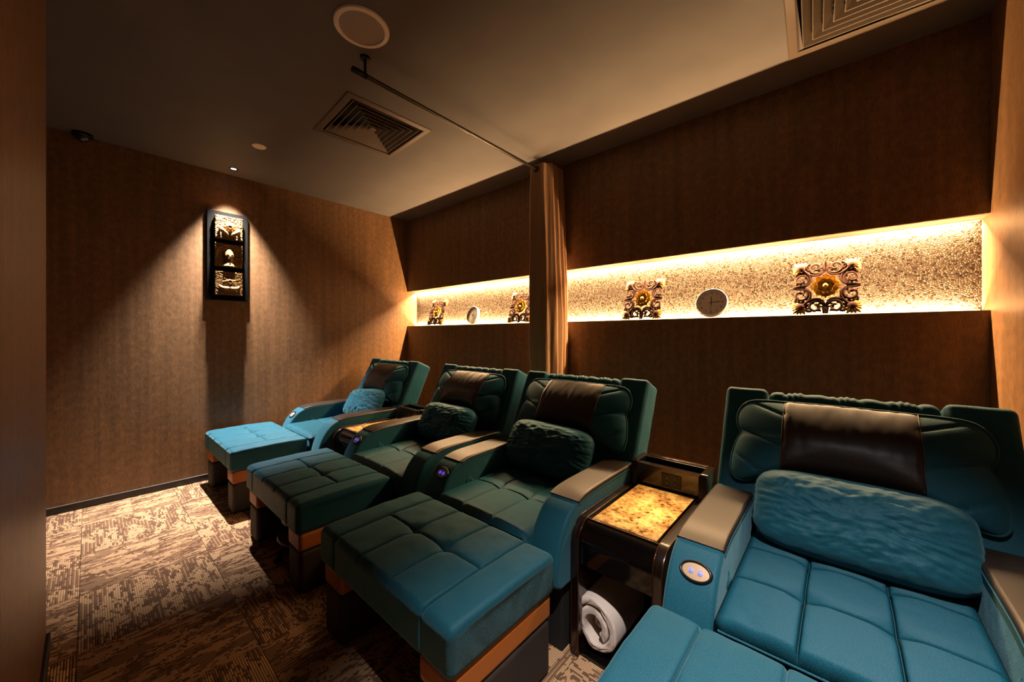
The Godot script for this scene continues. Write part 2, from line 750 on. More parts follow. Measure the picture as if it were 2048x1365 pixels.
	go.albedo_texture = noise_tex(0.03, 256, 61, 0.0, FastNoiseLite.TYPE_SIMPLEX, 3, grad([[0.0, Color(0.55, 0.5, 0.42)], [0.55, Color(0.95, 0.95, 0.95)], [1.0, Color(1, 1, 1)]]))
	go.normal_enabled = true
	go.normal_texture = noise_tex(0.07, 256, 62, 6.0, FastNoiseLite.TYPE_CELLULAR, 2)
	go.normal_scale = 0.6
	var gp := mat("gold paint", Color(0.60, 0.47, 0.13), 0.45, 0.3)
	gp.metallic_specular = 0.5
	mat("carved brown wood", Color(0.25, 0.165, 0.14), 0.85).metallic_specular = 0.2
	mat("white clock plastic", Color(0.83, 0.80, 0.76), 0.4)
	mat("clock face", Color(0.78, 0.76, 0.73), 0.7)
	mat("clock print", Color(0.16, 0.14, 0.13), 0.5)
	var dome := mat("smoked dome", Color(0.02, 0.02, 0.02), 0.06)
	dome.clearcoat_enabled = true
	dome.clearcoat = 1.0
	mat("stool vinyl", Color(0.17, 0.115, 0.085), 0.4)


# =====================================================================================
# room
# =====================================================================================
# a flat sheet of wall covering with a bevelled edge, its texture running on from sheet to sheet
func sheet(parent: Node3D, called: String, o: Vector3, u: Vector3, v: Vector3, thick: float, m: Material, tu: float, tv: float, ou: float, ov: float) -> void:
	var b := Mb.new()
	var n := u.cross(v).normalized()
	var e := 0.0004
	var du := u.normalized() * e
	var dv := v.normalized() * e
	var f := [o + du + dv, o + u - du + dv, o + u + v - du - dv, o + v + du - dv]
	var k := [o - n * e, o + u - n * e, o + u + v - n * e, o + v - n * e]
	var bk := [o - n * thick, o + u - n * thick, o + u + v - n * thick, o + v - n * thick]
	var uv := func(p: Vector3) -> Vector2: return Vector2(ou + (p - o).dot(u.normalized()) / tu, ov - (p - o).dot(v.normalized()) / tv)
	b.quad(f[0], f[1], f[2], f[3], uv.call(f[0]), uv.call(f[1]), uv.call(f[2]), uv.call(f[3]))
	for i in 4:
		var j := (i + 1) % 4
		b.quad(k[i], k[j], f[j], f[i], uv.call(k[i]), uv.call(k[j]), uv.call(f[j]), uv.call(f[i]))
		b.quad(bk[i], bk[j], k[j], k[i], uv.call(k[i]), uv.call(k[j]), uv.call(k[j]), uv.call(k[i]))
	b.quad(bk[3], bk[2], bk[1], bk[0])
	obj(called, b.mesh(10.0), m, parent)


func slab(parent: Node, called: String, lo: Vector3, hi: Vector3, m: Material) -> void:
	var b := Mb.new()
	box(b, (lo + hi) * 0.5, hi - lo, 0.001)
	obj(called, b.mesh(30.0), m, parent)


func room() -> void:
	var wood: Material = M["wood grain wall covering"]
	var zb := 3.2   # the closing wall behind the camera
	# ---- floor: ribbed carpet tiles laid quarter-turned
	var fl := structure("floor", "patterned brown ribbed carpet laid in quarter-turned square tiles")
	slab(fl, "subfloor", Vector3(XL - 0.1, -0.12, -0.2), Vector3(XR + 0.1, -0.008, zb + 0.1), M["carpet backing"])
	var tx := 0.475
	var tz := 0.47
	for i in range(-4, 7):
		for k in range(-5, 4):
			var x0 := maxf(-2.17 + i * tx, XL)
			var x1 := minf(-2.17 + (i + 1) * tx, XR)
			var z0 := maxf(2.13 + k * tz, 0.0)
			var z1 := minf(2.13 + (k + 1) * tz, zb)
			if x1 - x0 < 0.01 or z1 - z0 < 0.01:
				continue
			var off := Vector2(rng.randf(), rng.randf())
			var along_z := posmod(i + k, 2) == 0
			var b := Mb.new()
			var g := 0.0009
			var h := rng.randf_range(-0.0006, 0.0)
			var q := [Vector3(x0 + g, h, z1 - g), Vector3(x1 - g, h, z1 - g), Vector3(x1 - g, h, z0 + g), Vector3(x0 + g, h, z0 + g)]
			var uv := []
			for p in q:
				var s := Vector2(p.x, p.z) if along_z else Vector2(p.z, p.x)
				uv.append(off + s / 0.95)
			b.quad(q[0], q[1], q[2], q[3], uv[0], uv[1], uv[2], uv[3])
			for s in 4:
				var j := (s + 1) % 4
				var dn := Vector3(0, -0.008, 0)
				b.quad(q[s] + dn, q[j] + dn, q[j], q[s], uv[s], uv[j], uv[j], uv[s])
			obj("carpet_tile", b.mesh(10.0), M["ribbed carpet"], fl)
	# ---- ceiling with two openings for the air diffusers
	var ce := CSGBox3D.new()
	ce.name = "ceiling"
	ce.size = Vector3(XR - XL + 0.2, 0.12, zb + 0.4)
	ce.position = Vector3((XL + XR) * 0.5, CEIL + 0.06, zb * 0.5)
	ce.material = M["matt ceiling paint"]
	for c in [Vector2(-2.368, 1.302), Vector2(0.113, 0.515)]:
		var cut := CSGBox3D.new()
		cut.name = "diffuser_opening"
		cut.operation = CSGShape3D.OPERATION_SUBTRACTION
		cut.size = Vector3(0.50, 0.2, 0.50)
		cut.position = Vector3(c.x, CEIL, c.y) - ce.position
		cut.material = M["dark gap"]
		ce.add_child(cut, true)
	add_child(ce)
	ce.set_meta("kind", "structure")
	ce.set_meta("label", "dark brown painted ceiling above the recliners")
	slab(self, "ceiling_void", Vector3(XL - 0.1, CEIL + 0.12, -0.2), Vector3(XR + 0.1, CEIL + 0.2, zb + 0.2), M["dark gap"])
	get_node("ceiling_void").name = "trim_void"
	get_node("trim_void").set_meta("kind", "structure")
	# ---- left wall
	var wl := structure("wall_left", "brown wood grain left wall in upright sheets")
	slab(wl, "backing", Vector3(XL - 0.12, 0, -0.35), Vector3(XL - 0.012, CEIL, zb + 0.1), M["dark gap"])
	var zs := [-0.14, 0.31, 0.865, 1.42, 1.97, 2.525, zb]
	for i in zs.size() - 1:
		sheet(wl, "wall_sheet", Vector3(XL, 0.0, zs[i + 1] - 0.0002), Vector3(0, 0, zs[i] - zs[i + 1] + 0.0004), Vector3(0, CEIL, 0), 0.012, wood, 0.62, 2.1, 0.37 * i + 0.1, 0.23 * i)
	# ---- right wall
	var wr := structure("wall_right", "golden brown wood grain right wall in upright sheets")
	slab(wr, "backing", Vector3(XR + 0.012, 0, -0.35), Vector3(XR + 0.12, CEIL, zb + 0.1), M["dark gap"])
	var zr := [-0.14, 0.56, 1.12, 1.68, 2.24, zb]
	for i in zr.size() - 1:
		sheet(wr, "wall_sheet", Vector3(XR, 0.0, zr[i] + 0.0002), Vector3(0, 0, zr[i + 1] - zr[i] - 0.0004), Vector3(0, CEIL, 0), 0.012, wood, 0.62, 2.1, 0.29 * i + 0.55, 0.31 * i + 0.4)
	# ---- niche wall: sheets below and above the long niche
	var wb := structure("wall_back", "dark brown wood grain wall with a long lit niche")
	slab(wb, "backing", Vector3(XL - 0.1, 0, -0.10), Vector3(XR + 0.1, NB - 0.033, -0.012), M["dark gap"])
	slab(wb, "backing", Vector3(XL - 0.1, NT + 0.023, -0.10), Vector3(XR + 0.1, CEIL, -0.012), M["dark gap"])
	var xs := [XL]
	for k in range(-6, 1):
		xs.append(0.01 + k * 0.5625)
	xs.append(XR)
	for i in xs.size() - 1:
		var w: float = xs[i + 1] - xs[i] - 0.0004
		sheet(wb, "wall_sheet", Vector3(xs[i] + 0.0002, 0, 0), Vector3(w, 0, 0), Vector3(0, NB, 0), 0.012, wood, 0.62, 2.1, 0.41 * i, 0.17 * i)
		sheet(wb, "wall_sheet", Vector3(xs[i] + 0.0002, NT, 0), Vector3(w, 0, 0), Vector3(0, CEIL - NT, 0), 0.012, wood, 0.62, 2.1, 0.41 * i, 0.17 * i - NT / 2.1)
	# niche lining: a lip above, a shelf below, each with a light strip along its back edge, tipped towards the stone
	slab(wb, "niche_lip", Vector3(XL, NT, -0.1345), Vector3(XR, NT + 0.024, -0.001), M["shelf board"])
	slab(wb, "niche_shelf", Vector3(XL, NB - 0.034, -0.1345), Vector3(XR, NB, -0.001), M["shelf board"])
	var sb := Mb.new()
	var y0 := NB - 0.07
	var y1 := NT + 0.07
	sb.quad(Vector3(XL, y0, -0.135), Vector3(XR, y0, -0.135), Vector3(XR, y1, -0.135), Vector3(XL, y1, -0.135), Vector2(0, 0), Vector2(4.456 / 0.7, 0), Vector2(4.456 / 0.7, (y1 - y0) / 0.35), Vector2(0, (y1 - y0) / 0.35))
	obj("stone_lining", sb.mesh(10.0), M["exposed aggregate stone"], wb)
	slab(wb, "masonry", Vector3(XL - 0.1, 0, -0.35), Vector3(XR + 0.1, CEIL, -0.1355), M["dark gap"])
	# glowing strips
	for top in [true, false]:
		var g := Mb.new()
		g.xf = Transform3D(Basis(Vector3.RIGHT, deg_to_rad(-60.0 if top else 54.0)), Vector3((XL + XR) * 0.5, NT - 0.005 if top else NB + 0.005, -0.111))
		box(g, Vector3.ZERO, Vector3(XR - XL - 0.02, 0.012, 0.003), 0.0008)
		var o := obj("light_strip", g.mesh(30.0), M["lamp glow"])
		tag(o, "warm white light strip along the back edge of the niche %s" % ("top" if top else "shelf"), "light strip")
	# ---- front wall: its left end shows at the left edge of the view; beyond it the room runs on to a closing wall
	var wf := structure("wall_front", "brown wood grain wall beside the camera, ending at the left edge of the view")
	for i in 5:
		var xa := XR - 0.5592 * i
		sheet(wf, "wall_sheet", Vector3(xa, 0, ZF), Vector3(-0.558, 0, 0), Vector3(0, CEIL, 0), 0.012, wood, 0.62, 2.1, 0.2 * i + 0.15, 0.3 * i)
	slab(wf, "backing", Vector3(-2.31, 0, ZF + 0.012), Vector3(XR + 0.1, CEIL, ZF + 0.14), M["dark gap"])
	for i in 3:
		var xa := -2.31 - 0.5533 * i
		sheet(wf, "wall_sheet", Vector3(xa - 0.0006, 0, zb), Vector3(-0.552, 0, 0), Vector3(0, CEIL, 0), 0.012, wood, 0.62, 2.1, 0.2 * i, 0.3 * i)
	slab(wf, "backing", Vector3(XL - 0.1, 0, zb + 0.012), Vector3(-2.1, CEIL, zb + 0.12), M["dark gap"])
	# ---- skirting
	var sk := Mb.new()
	box(sk, Vector3(XL + 0.006, 0.024, 1.6), Vector3(0.012, 0.048, 3.16), 0.002)
	var so := obj("baseboard_left", sk.mesh(30.0), M["black skirting"])
	so.set_meta("kind", "structure")
	so.set_meta("label", "low black skirting along the left wall")
	var se := Mb.new()
	box(se, Vector3(XL + 0.006, 0.0495, 1.6), Vector3(0.014, 0.003, 3.16), 0.001)
	obj("top_edge", se.mesh(30.0), M["brushed skirting edge"], so)
	var sj := Mb.new()
	box(sj, Vector3(-0.917, 0.026, ZF - 0.006), Vector3(2.79, 0.052, 0.012), 0.003)
	var sjo := obj("baseboard_front", sj.mesh(30.0), M["black skirting"])
	sjo.set_meta("kind", "structure")
	sjo.set_meta("label", "black skirting at the foot of the wall at the left edge of the view")
	var sb2 := Mb.new()
	box(sb2, Vector3((XL + XR) * 0.5, 0.024, 0.006), Vector3(XR - XL - 0.03, 0.048, 0.012), 0.002)
	var sbo := obj("baseboard_back", sb2.mesh(30.0), M["black skirting"])
	sbo.set_meta("kind", "structure")
	sbo.set_meta("label", "black skirting along the niche wall behind the recliners")


# =====================================================================================
# furniture
# =====================================================================================
func furniture() -> void:
	var xs := [-3.306, -2.102, -1.190, 0.015]
	var words := [
		"teal velvet recliner next to the left wall with the gold relief, farthest from the camera",
		"teal velvet recliner second from the left wall, beside the far marble console",
		"teal velvet recliner third from the left wall, between the curtain and the near marble console",
		"large teal velvet recliner in the right foreground with an oval two-button panel",
	]
	var r0 := make_recliner(words[0])
	r0.position = Vector3(xs[0], 0, 0)
	for i in [1, 2, 3]:
		var r := copy(r0, Vector3(xs[i], 0, 0), words[i])
		if i == 3:   # shade put into the relief of this seat, tipped away from the niche light
			(r.get_node("seat") as MeshInstance3D).material_override = M["velvet seat darkened by lean"]
	# ottomans
	var ox := [-3.465, -2.272, -1.1825, 0.0]
	var oz := [0.004, 0.002, 0.004, 0.004]
	var ow := [
		"teal velvet ottoman nearest the left wall, its top bright blue under the spotlight",
		"teal velvet ottoman with a rolling stool tucked under it",
		"large teal velvet ottoman in the centre foreground with a broad orange band on its side",
		"bright teal velvet ottoman at the bottom right edge, in front of the foreground recliner",
	]
	var o0 := make_ottoman(ow[0])
	o0.position = Vector3(ox[0], 0, oz[0])
	for i in [1, 2, 3]:
		copy(o0, Vector3(ox[i], 0, oz[i]), ow[i])
	# lumbar pillows
	var pw := [
		"plump blue lit velvet pillow on the farthest recliner by the left wall",
		"dark teal velvet pillow on the second recliner from the left wall",
		"dark teal velvet pillow on the recliner left of the near marble console",
		"wide shining teal velvet pillow on the foreground recliner at the right",
	]
	for i in 4:
		make_pillow(xs[i], i, pw[i])
	# consoles
	var c0 := make_console("dark gloss console with a glowing amber marble top, holding a rolled white towel")
	c0.position = Vector3(-0.598, 0, 0)
	copy(c0, Vector3(-2.704, 0, 0), "dark gloss console with a glowing marble top, half hidden between the two farthest recliners")
	make_towel()
	make_stool()


func back_xf() -> Transform3D:
	var b := Vector3(0, 0.905, -0.425).normalized()
	var n := Vector3(0, 0.425, 0.905).normalized()
	return Transform3D(Basis(Vector3.RIGHT, b, n), Vector3(0, 0.555, 0.785))


# distance to a seam, turned into the depth of its groove
func groove(d: float, depth: float, w: float) -> float:
	return depth * (exp(-d * d / (w * w * 0.3)) * 0.45 + exp(-absf(d) / (w * 1.15)) * 0.55)


func seg_d(p: Vector2, a: Vector2, b: Vector2) -> float:
	var t := clampf((p - a).dot(b - a) / (b - a).length_squared(), 0.0, 1.0)
	return p.distance_to(a + (b - a) * t)


func make_recliner(label: String) -> Node3D:
	var t := thing("recliner", label, "recliner", Vector3.ZERO, "teal velvet recliners in a row along the niche wall")
	var velvet: Material = M["teal velvet"]
	var leather: Material = M["brown leather"]
	# base
	var b := Mb.new()
	box(b, Vector3(0, 0.125, 0.98), Vector3(0.79, 0.25, 0.80), 0.008)
	box(b, Vector3(0, 0.27, 1.02), Vector3(0.54, 0.10, 0.78), 0.008)
	obj("base", b.mesh(40.0), M["black underside"], t)
	# seat cushion, tufted in three columns
	var wob := fnl(71, 3.0, 2)
	var s := Mb.new()
	var seat_bend := func(p: Vector3, n: Vector3) -> Vector3:
		if n.y < 0.3:
			return p
		var x := p.x
		var z := p.z + 1.075
		var g := groove(x - 0.093, 0.013, 0.006) + groove(x + 0.093, 0.013, 0.006)
		var along := groove(z - 1.205, 0.013, 0.006) + groove(z - 0.99, 0.012, 0.006)
		g = maxf(g, along) + 0.3 * minf(g, along)
		for tx in [-0.093, 0.093]:
			for tz in [1.205, 0.99]:
				g += 0.013 * exp(-(Vector2(x - tx, z - tz).length_squared()) / (0.035 * 0.035))
		var dome := 0.012 * (1.0 - pow(absf(x) / 0.28, 4.0))
		return p + Vector3(0, (dome - g + 0.002 * wob.get_noise_2d(x * 4.0, z * 4.0)) * clampf(n.y * 1.4 - 0.4, 0, 1), 0)
	rbox(s, Vector3(0, 0.385, 1.075), Vector3(0.555, 0.115, 0.765), 0.028, Vector3i(1, 3, 1), seat_bend, 4, [seam_axis(0.2775, 0.028, 0.012, [-0.093, 0.093]), null, seam_axis(0.3825, 0.028, 0.012, [0.130, -0.085])])
	var seat := obj("seat", s.mesh(), M["velvet brushed in"], t)
	var hem := Mb.new()
	var hp := PackedVector3Array()
	for i in 9:
		hp.push_back(Vector3(-0.262 + 0.524 * i / 8.0, 0.418, 1.4565))
	tube(hem, hp, 0.0035, 6)
	obj("front_seam", hem.mesh(), velvet, seat)
	# arms
	var prof := PackedVector2Array()
	for q in spline([Vector2(1.14, 0.571), Vector2(1.235, 0.567), Vector2(1.30, 0.554), Vector2(1.347, 0.531), Vector2(1.383, 0.497), Vector2(1.412, 0.455), Vector2(1.434, 0.408), Vector2(1.449, 0.36), Vector2(1.454, 0.32), Vector2(1.446, 0.283), Vector2(1.412, 0.262)], 4):
		prof.push_back(q)
	prof.append_array(PackedVector2Array([Vector2(1.30, 0.262), Vector2(0.72, 0.262), Vector2(0.64, 0.30), Vector2(0.63, 0.50), Vector2(0.66, 0.555), Vector2(0.74, 0.570), Vector2(0.95, 0.572)]))
	var pad := PackedVector2Array()
	var under := PackedVector2Array()
	for q in spline([Vector2(0.80, 0.574), Vector2(0.95, 0.576), Vector2(1.14, 0.575), Vector2(1.235, 0.571), Vector2(1.304, 0.558)], 5):
		pad.push_back(q)
		under.insert(0, q - Vector2(0.004, 0.022))
	pad.append_array(under)
	for sd in [-1.0, 1.0]:
		var m := Mb.new()
		m.xf = Transform3D(Basis(Vector3(0, 0, 1), Vector3(0, 1, 0), Vector3(-1, 0, 0)), Vector3(0.348 * sd, 0, 0))
		rprism(m, dense(prof, 0.02), 0.14, 0.016, 4)
		var arm := obj("armrest", m.mesh(50.0), velvet, t)
		var lp := Mb.new()
		lp.xf = m.xf
		rprism(lp, pad, 0.1415, 0.012, 3)
		obj("leather_pad", lp.mesh(50.0), leather, arm, "brown leather armrest pad")
		# gathered cloth inside the bend of the arm
		var pl := Mb.new()
		for k in 7:
			var path := PackedVector3Array()
			var a0 := Vector2(1.262 - 0.006 * k, 0.485 - 0.004 * absf(k - 3.0))
			var dir := Vector2.from_angle(deg_to_rad(-140.0 + 17.0 * k))
			for j in 7:
				var w := j / 6.0
				var q := a0 + dir * (0.012 + 0.055 * w) + Vector2(0.004 * sin(w * 5.0 + k), 0)
				path.push_back(Vector3((0.348 - 0.0685) * sd, q.y, q.x))
			tube(pl, path, func(u: float) -> float: return 0.0065 * sin(PI * clampf(u * 0.85 + 0.1, 0, 1)) + 0.0008, 7)
		obj("gathered_pleats", pl.mesh(), velvet, arm)
		# welt along the inner edge of the pad
		for e in [-1.0, 1.0]:
			var path := PackedVector3Array()
			for q in spline([Vector2(0.81, 0.556), Vector2(1.14, 0.557), Vector2(1.235, 0.553), Vector2(1.297, 0.541)], 5):
				path.push_back(Vector3(0.348 * sd + 0.0708 * e, q.y, q.x))
			var wl := Mb.new()
			tube(wl, path, 0.0018, 5)
			obj("welt", wl.mesh(), velvet, arm)
		if sd < 0:
			# oval panel on the front of the arm
			var n := Vector3(0, 0.66, 0.75).normalized()
			var up := Vector3(0, n.z, -n.y)
			var px := Transform3D(Basis(Vector3.RIGHT, up, n), Vector3(-0.338, 0.502, 1.374) + n * 0.004)
			var ring := Mb.new()
			ring.xf = px
			var g := []
			for k in 9:
				var a := PI * k / 8.0
				var row := PackedVector3Array()
				for j in 40:
					var w := TAU * j / 40.0
					row.push_back(Vector3(cos(w) * (0.0415 - cos(a) * 0.0055), sin(w) * (0.0265 - cos(a) * 0.0055), -0.006 + sin(a) * 0.013))
				g.append(row)
			g.reverse()
			ring.rows(g, true)
			var cp := obj("control_panel", ring.mesh(), M["dark bronze rim"], t, "oval button panel")
			var fp := Mb.new()
			fp.xf = px
			var fr := PackedVector3Array()
			for j in 40:
				fr.push_back(Vector3(cos(TAU * j / 40.0) * 0.0385, sin(TAU * j / 40.0) * 0.0235, 0.002))
			for j in 40:
				fp.tri(Vector3(0, 0, 0.003), fr[j], fr[(j + 1) % 40])
			obj("faceplate", fp.mesh(), M["champagne faceplate"], cp, "beige oval faceplate")
			for e in [-1.0, 1.0]:
				var bm := Mb.new()
				bm.xf = px * Transform3D(Basis(Vector3(1, 0, 0), PI / 2), Vector3(0.0125 * e, 0.0, 0.002))
				lathe(bm, PackedVector2Array([Vector2(0.0074, 0), Vector2(0.0074, 0.003), Vector2(0.0062, 0.0042), Vector2(0.0048, 0.0036)]), 20)
				obj("lit_ring", bm.mesh(40.0), M["lit button"], cp, "blue lit ring")
				var bc := Mb.new()
				bc.xf = bm.xf
				lathe(bc, PackedVector2Array([Vector2(0.0048, 0.0034), Vector2(0.003, 0.0046), Vector2(0.0, 0.005)]), 16)
				obj("button", bc.mesh(), M["button cap"], cp)
	# backrest: two wings, a middle with a gathered top
	var bx := back_xf()
	for sd in [-1.0, 1.0]:
		var w := Mb.new()
		w.xf = bx
		var wave := func(p: Vector3, n: Vector3) -> Vector3:
			return p + n * 0.0016 * wob.get_noise_3d(p.x * 5.0 + sd, p.y * 5.0, p.z * 5.0)
		rbox(w, Vector3(0.337 * sd, 0.222, -0.083), Vector3(0.162, 0.484, 0.160), 0.022, Vector3i(6, 14, 6), wave, 4)
		var wing := obj("back_wing", w.mesh(), velvet, t)
		var ws := Mb.new()
		ws.xf = bx
		var wp := PackedVector3Array()
		for i in 8:
			wp.push_back(Vector3(0.4175 * sd, 0.0 + 0.44 * i / 7.0, -0.024))
		tube(ws, wp, 0.0015, 5)
		obj("welt", ws.mesh(), velvet, wing)
	var c := Mb.new()
	c.xf = bx
	var ruffle := func(p: Vector3, n: Vector3) -> Vector3:
		var edge := exp(-pow((absf(p.x) - 0.196) / 0.006, 2.0))
		var up := clampf((p.y - 0.14) / 0.05, 0.0, 1.0)
		var r := sin(p.x * 190.0 + 4.0 * sin(p.x * 37.0)) * 0.5 + 0.5 * sin(p.x * 83.0 + 1.3)
		return p + n * (0.0045 * r * up * (1.0 if absf(p.x) < 0.195 else 0.15) - 0.007 * edge * up)
	rbox(c, Vector3(0, 0.175, -0.08), Vector3(0.506, 0.57, 0.145), 0.03, Vector3i(90, 16, 10), ruffle, 4)
	obj("back_cushion", c.mesh(), velvet, t)
	# head cushion: butterfly outline, seamed lobes, leather middle
	var half := [Vector2(0.0, 0.404), Vector2(0.10, 0.404), Vector2(0.19, 0.402), Vector2(0.255, 0.401), Vector2(0.312, 0.392), Vector2(0.345, 0.362), Vector2(0.358, 0.318), Vector2(0.353, 0.278), Vector2(0.340, 0.246), Vector2(0.352, 0.214), Vector2(0.363, 0.165), Vector2(0.367, 0.11), Vector2(0.358, 0.068), Vector2(0.328, 0.052), Vector2(0.26, 0.070), Vector2(0.19, 0.094), Vector2(0.09, 0.112), Vector2(0.0, 0.116)]
	var full := half.duplicate()
	for i in range(half.size() - 2, 0, -1):
		full.append(Vector2(-half[i].x, half[i].y))
	full.reverse()     # counter-clockwise
	var line := spline(full, 6, true)
	var cen := Vector2(0, 0.25)
	var seams := [[Vector2(0.19, 0.335), Vector2(0.335, 0.40)], [Vector2(0.19, 0.205), Vector2(0.342, 0.262)], [Vector2(0.24, 0.085), Vector2(0.366, 0.165)]]
	var reach := func(a: float) -> float:
		var d := Vector2.from_angle(a)
		for i in line.size():
			var p: Vector2 = line[i] - cen
			var q: Vector2 = line[(i + 1) % line.size()] - cen
			var den := (q - p).cross(d)
			if absf(den) < 1e-9:
				continue
			var u := -(p.cross(d)) / den
			if u >= -0.0001 and u <= 1.0001 and (p + (q - p) * u).dot(d) > 0:
				return (p + (q - p) * u).length()
		return 0.3
	var table := PackedFloat32Array()
	for i in 720:
		table.push_back(reach.call(TAU * i / 720.0))
	var hn := func(p: Vector2) -> float:
		var d := p - cen
		var a := fposmod(d.angle(), TAU) / TAU * 720.0
		var i := int(a) % 720
		var rr := lerpf(table[i], table[(i + 1) % 720], a - floorf(a))
		var s2 := clampf(d.length() / rr, 0.0, 1.0)
		var thin := pow(clampf((0.432 - p.y) / 0.20, 0.0, 1.0), 0.6)
		var h := 0.014 + 0.078 * pow(1.0 - pow(s2, 3.2), 0.62) * thin
		var q := Vector2(absf(p.x), p.y)
		var lobe := 0.0
		for sm in seams:
			var ds := seg_d(q, sm[0], sm[1])
			lobe += groove(ds, 0.012, 0.006)
		return h - lobe * clampf((1.0 - s2) * 6.0, 0.0, 1.0)
	var hm := Mb.new()
	hm.xf = bx
	var rings := 34
	var hg := []
	for k in rings + 1:
		var s2 := sin(PI / 2 * (1.0 - float(k) / rings))
		var row := PackedVector3Array()
		for q in line:
			var p: Vector2 = cen + (q - cen) * s2
			row.push_back(Vector3(p.x, p.y, hn.call(p)))
		hg.append(row)
	var skirt := PackedVector3Array()
	for q in line:
		skirt.push_back(Vector3(cen.x + (q.x - cen.x) * 0.97, cen.y + (q.y - cen.y) * 0.97, -0.004))
	hg.push_front(skirt)
	hm.rows(hg, true)
	var head := obj("head_cushion", hm.mesh(), velvet, t, "butterfly shaped head cushion")
	var pm := Mb.new()
	pm.xf = bx
	var pp := PackedVector3Array()
	for q in line:
		pp.push_back(Vector3(q.x, q.y, 0.017))
	tube(pm, pp, 0.0042, 7, true)
	obj("piping", pm.mesh(), velvet, head)
	var lm := Mb.new()
	lm.xf = bx
	var lg := []
	var nx := 36
	var crease := fnl(77, 1.0, 2)
	for j in 33:
		var row := PackedVector3Array()
		for i in nx + 1:
			var x := lerpf(-0.19, 0.19, float(i) / nx)
			var edge_lift := 0.0045 * clampf(minf(i, nx - i) / 1.0, 0.0, 1.0)
			var top := 0.4035
			if j <= 26:
				var low := 0.102 + 0.016 * (1.0 - pow(absf(x) / 0.19, 2.0))
				var v := lerpf(low, top, sin(PI / 2 * j / 26.0))
				var wr := 0.0028 * crease.get_noise_2d(x * 22.0, v * 6.0) * clampf((v - 0.16) / 0.15, 0.2, 1.0)
				row.push_back(Vector3(x, v, hn.call(Vector2(x, v)) + edge_lift + wr))
			else:
				var a := (j - 26) / 6.0
				row.push_back(Vector3(x, top + 0.006 * sin(minf(a * 2.0, 1.0) * PI / 2), lerpf(0.018, -0.006, a)))
		lg.append(row)
	lm.rows(lg)
	var band := obj("leather_band", lm.mesh(), leather, head, "brown leather middle of the head cushion")
	band.set_meta("label", "brown leather middle of the head cushion")
	for e in [0, nx]:
		var sm2 := Mb.new()
		sm2.xf = bx
		var path := PackedVector3Array()
		for j in 28:
			var q: Vector3 = lg[j][e]
			path.push_back(q + Vector3(0, 0, 0.001))
		tube(sm2, path, 0.0022, 5)
		obj("welt", sm2.mesh(), leather, head)
	return t


func make_ottoman(label: String) -> Node3D:
	var t := thing("ottoman", label, "ottoman", Vector3.ZERO, "tufted ottomans in front of the recliners")
	var velvet: Material = M["teal velvet"]
	var wob := fnl(81, 2.0, 2)
	var m := Mb.new()
	var bend := func(p: Vector3, n: Vector3) -> Vector3:
		var x := p.x
		var z := p.z
		var o := p
		var strip := groove(absf(x) - 0.282, 0.016, 0.006)
		if n.y > 0.05:
			var g := strip
			if absf(x) < 0.30:
				var inner := groove(absf(x) - 0.095, 0.011, 0.0055)
				var across := groove(z, 0.014, 0.0055) * clampf((0.288 - absf(x)) / 0.01, 0, 1)
				g += maxf(inner, across) + 0.25 * minf(inner, across)
				for tx in [-0.095, 0.095]:
					g += 0.014 * exp(-Vector2(x - tx, z).length_squared() / (0.032 * 0.032))
			var crown := 0.008 * (1.0 - pow(absf(z) / 0.245, 2.0))
			o += n * ((crown - g + 0.0018 * wob.get_noise_2d(x * 5.0, z * 5.0)) * clampf(n.y * 1.5, 0, 1))
		elif absf(n.z) > 0.5:
			o.z -= signf(n.z) * strip * 0.9
		return o
	rbox(m, Vector3(0, 0.356, 1.7025), Vector3(0.835, 0.142, 0.485), 0.026, Vector3i(1, 6, 1), bend, 4, [seam_axis(0.4175, 0.026, 0.012, [-0.282, -0.095, 0.095, 0.282]), null, seam_axis(0.2425, 0.026, 0.012, [0.0])])
	obj("cushion", m.mesh(), M["velvet brushed out"], t)
	for sd in [-1.0, 1.0]:
		var wl := Mb.new()
		var path := PackedVector3Array()
		for i in 9:
			path.push_back(Vector3(0.4165 * sd, 0.402, 1.49 + 0.425 * i / 8.0))
		tube(wl, path, 0.0014, 5)
		obj("welt", wl.mesh(), velvet, t)
	for sd in [-1.0, 1.0]:
		var l := Mb.new()
		rbox(l, Vector3(0.330 * sd, 0.101, 1.70), Vector3(0.150, 0.202, 0.455), 0.022, Vector3i(2, 2, 4), null, 3)
		obj("leg", l.mesh(35.0), M["taupe leg cloth"], t)
		var bd := Mb.new()
		rbox(bd, Vector3(0.330 * sd, 0.244, 1.70), Vector3(0.154, 0.088, 0.459), 0.018, Vector3i(2, 2, 4), null, 3)
		obj("band", bd.mesh(35.0), M["orange leather band"], t, "orange leather band above the leg")
	var un := Mb.new()
	box(un, Vector3(0, 0.30, 1.70), Vector3(0.56, 0.03, 0.42), 0.004)
	obj("underside", un.mesh(30.0), M["black underside"], t)
	return t


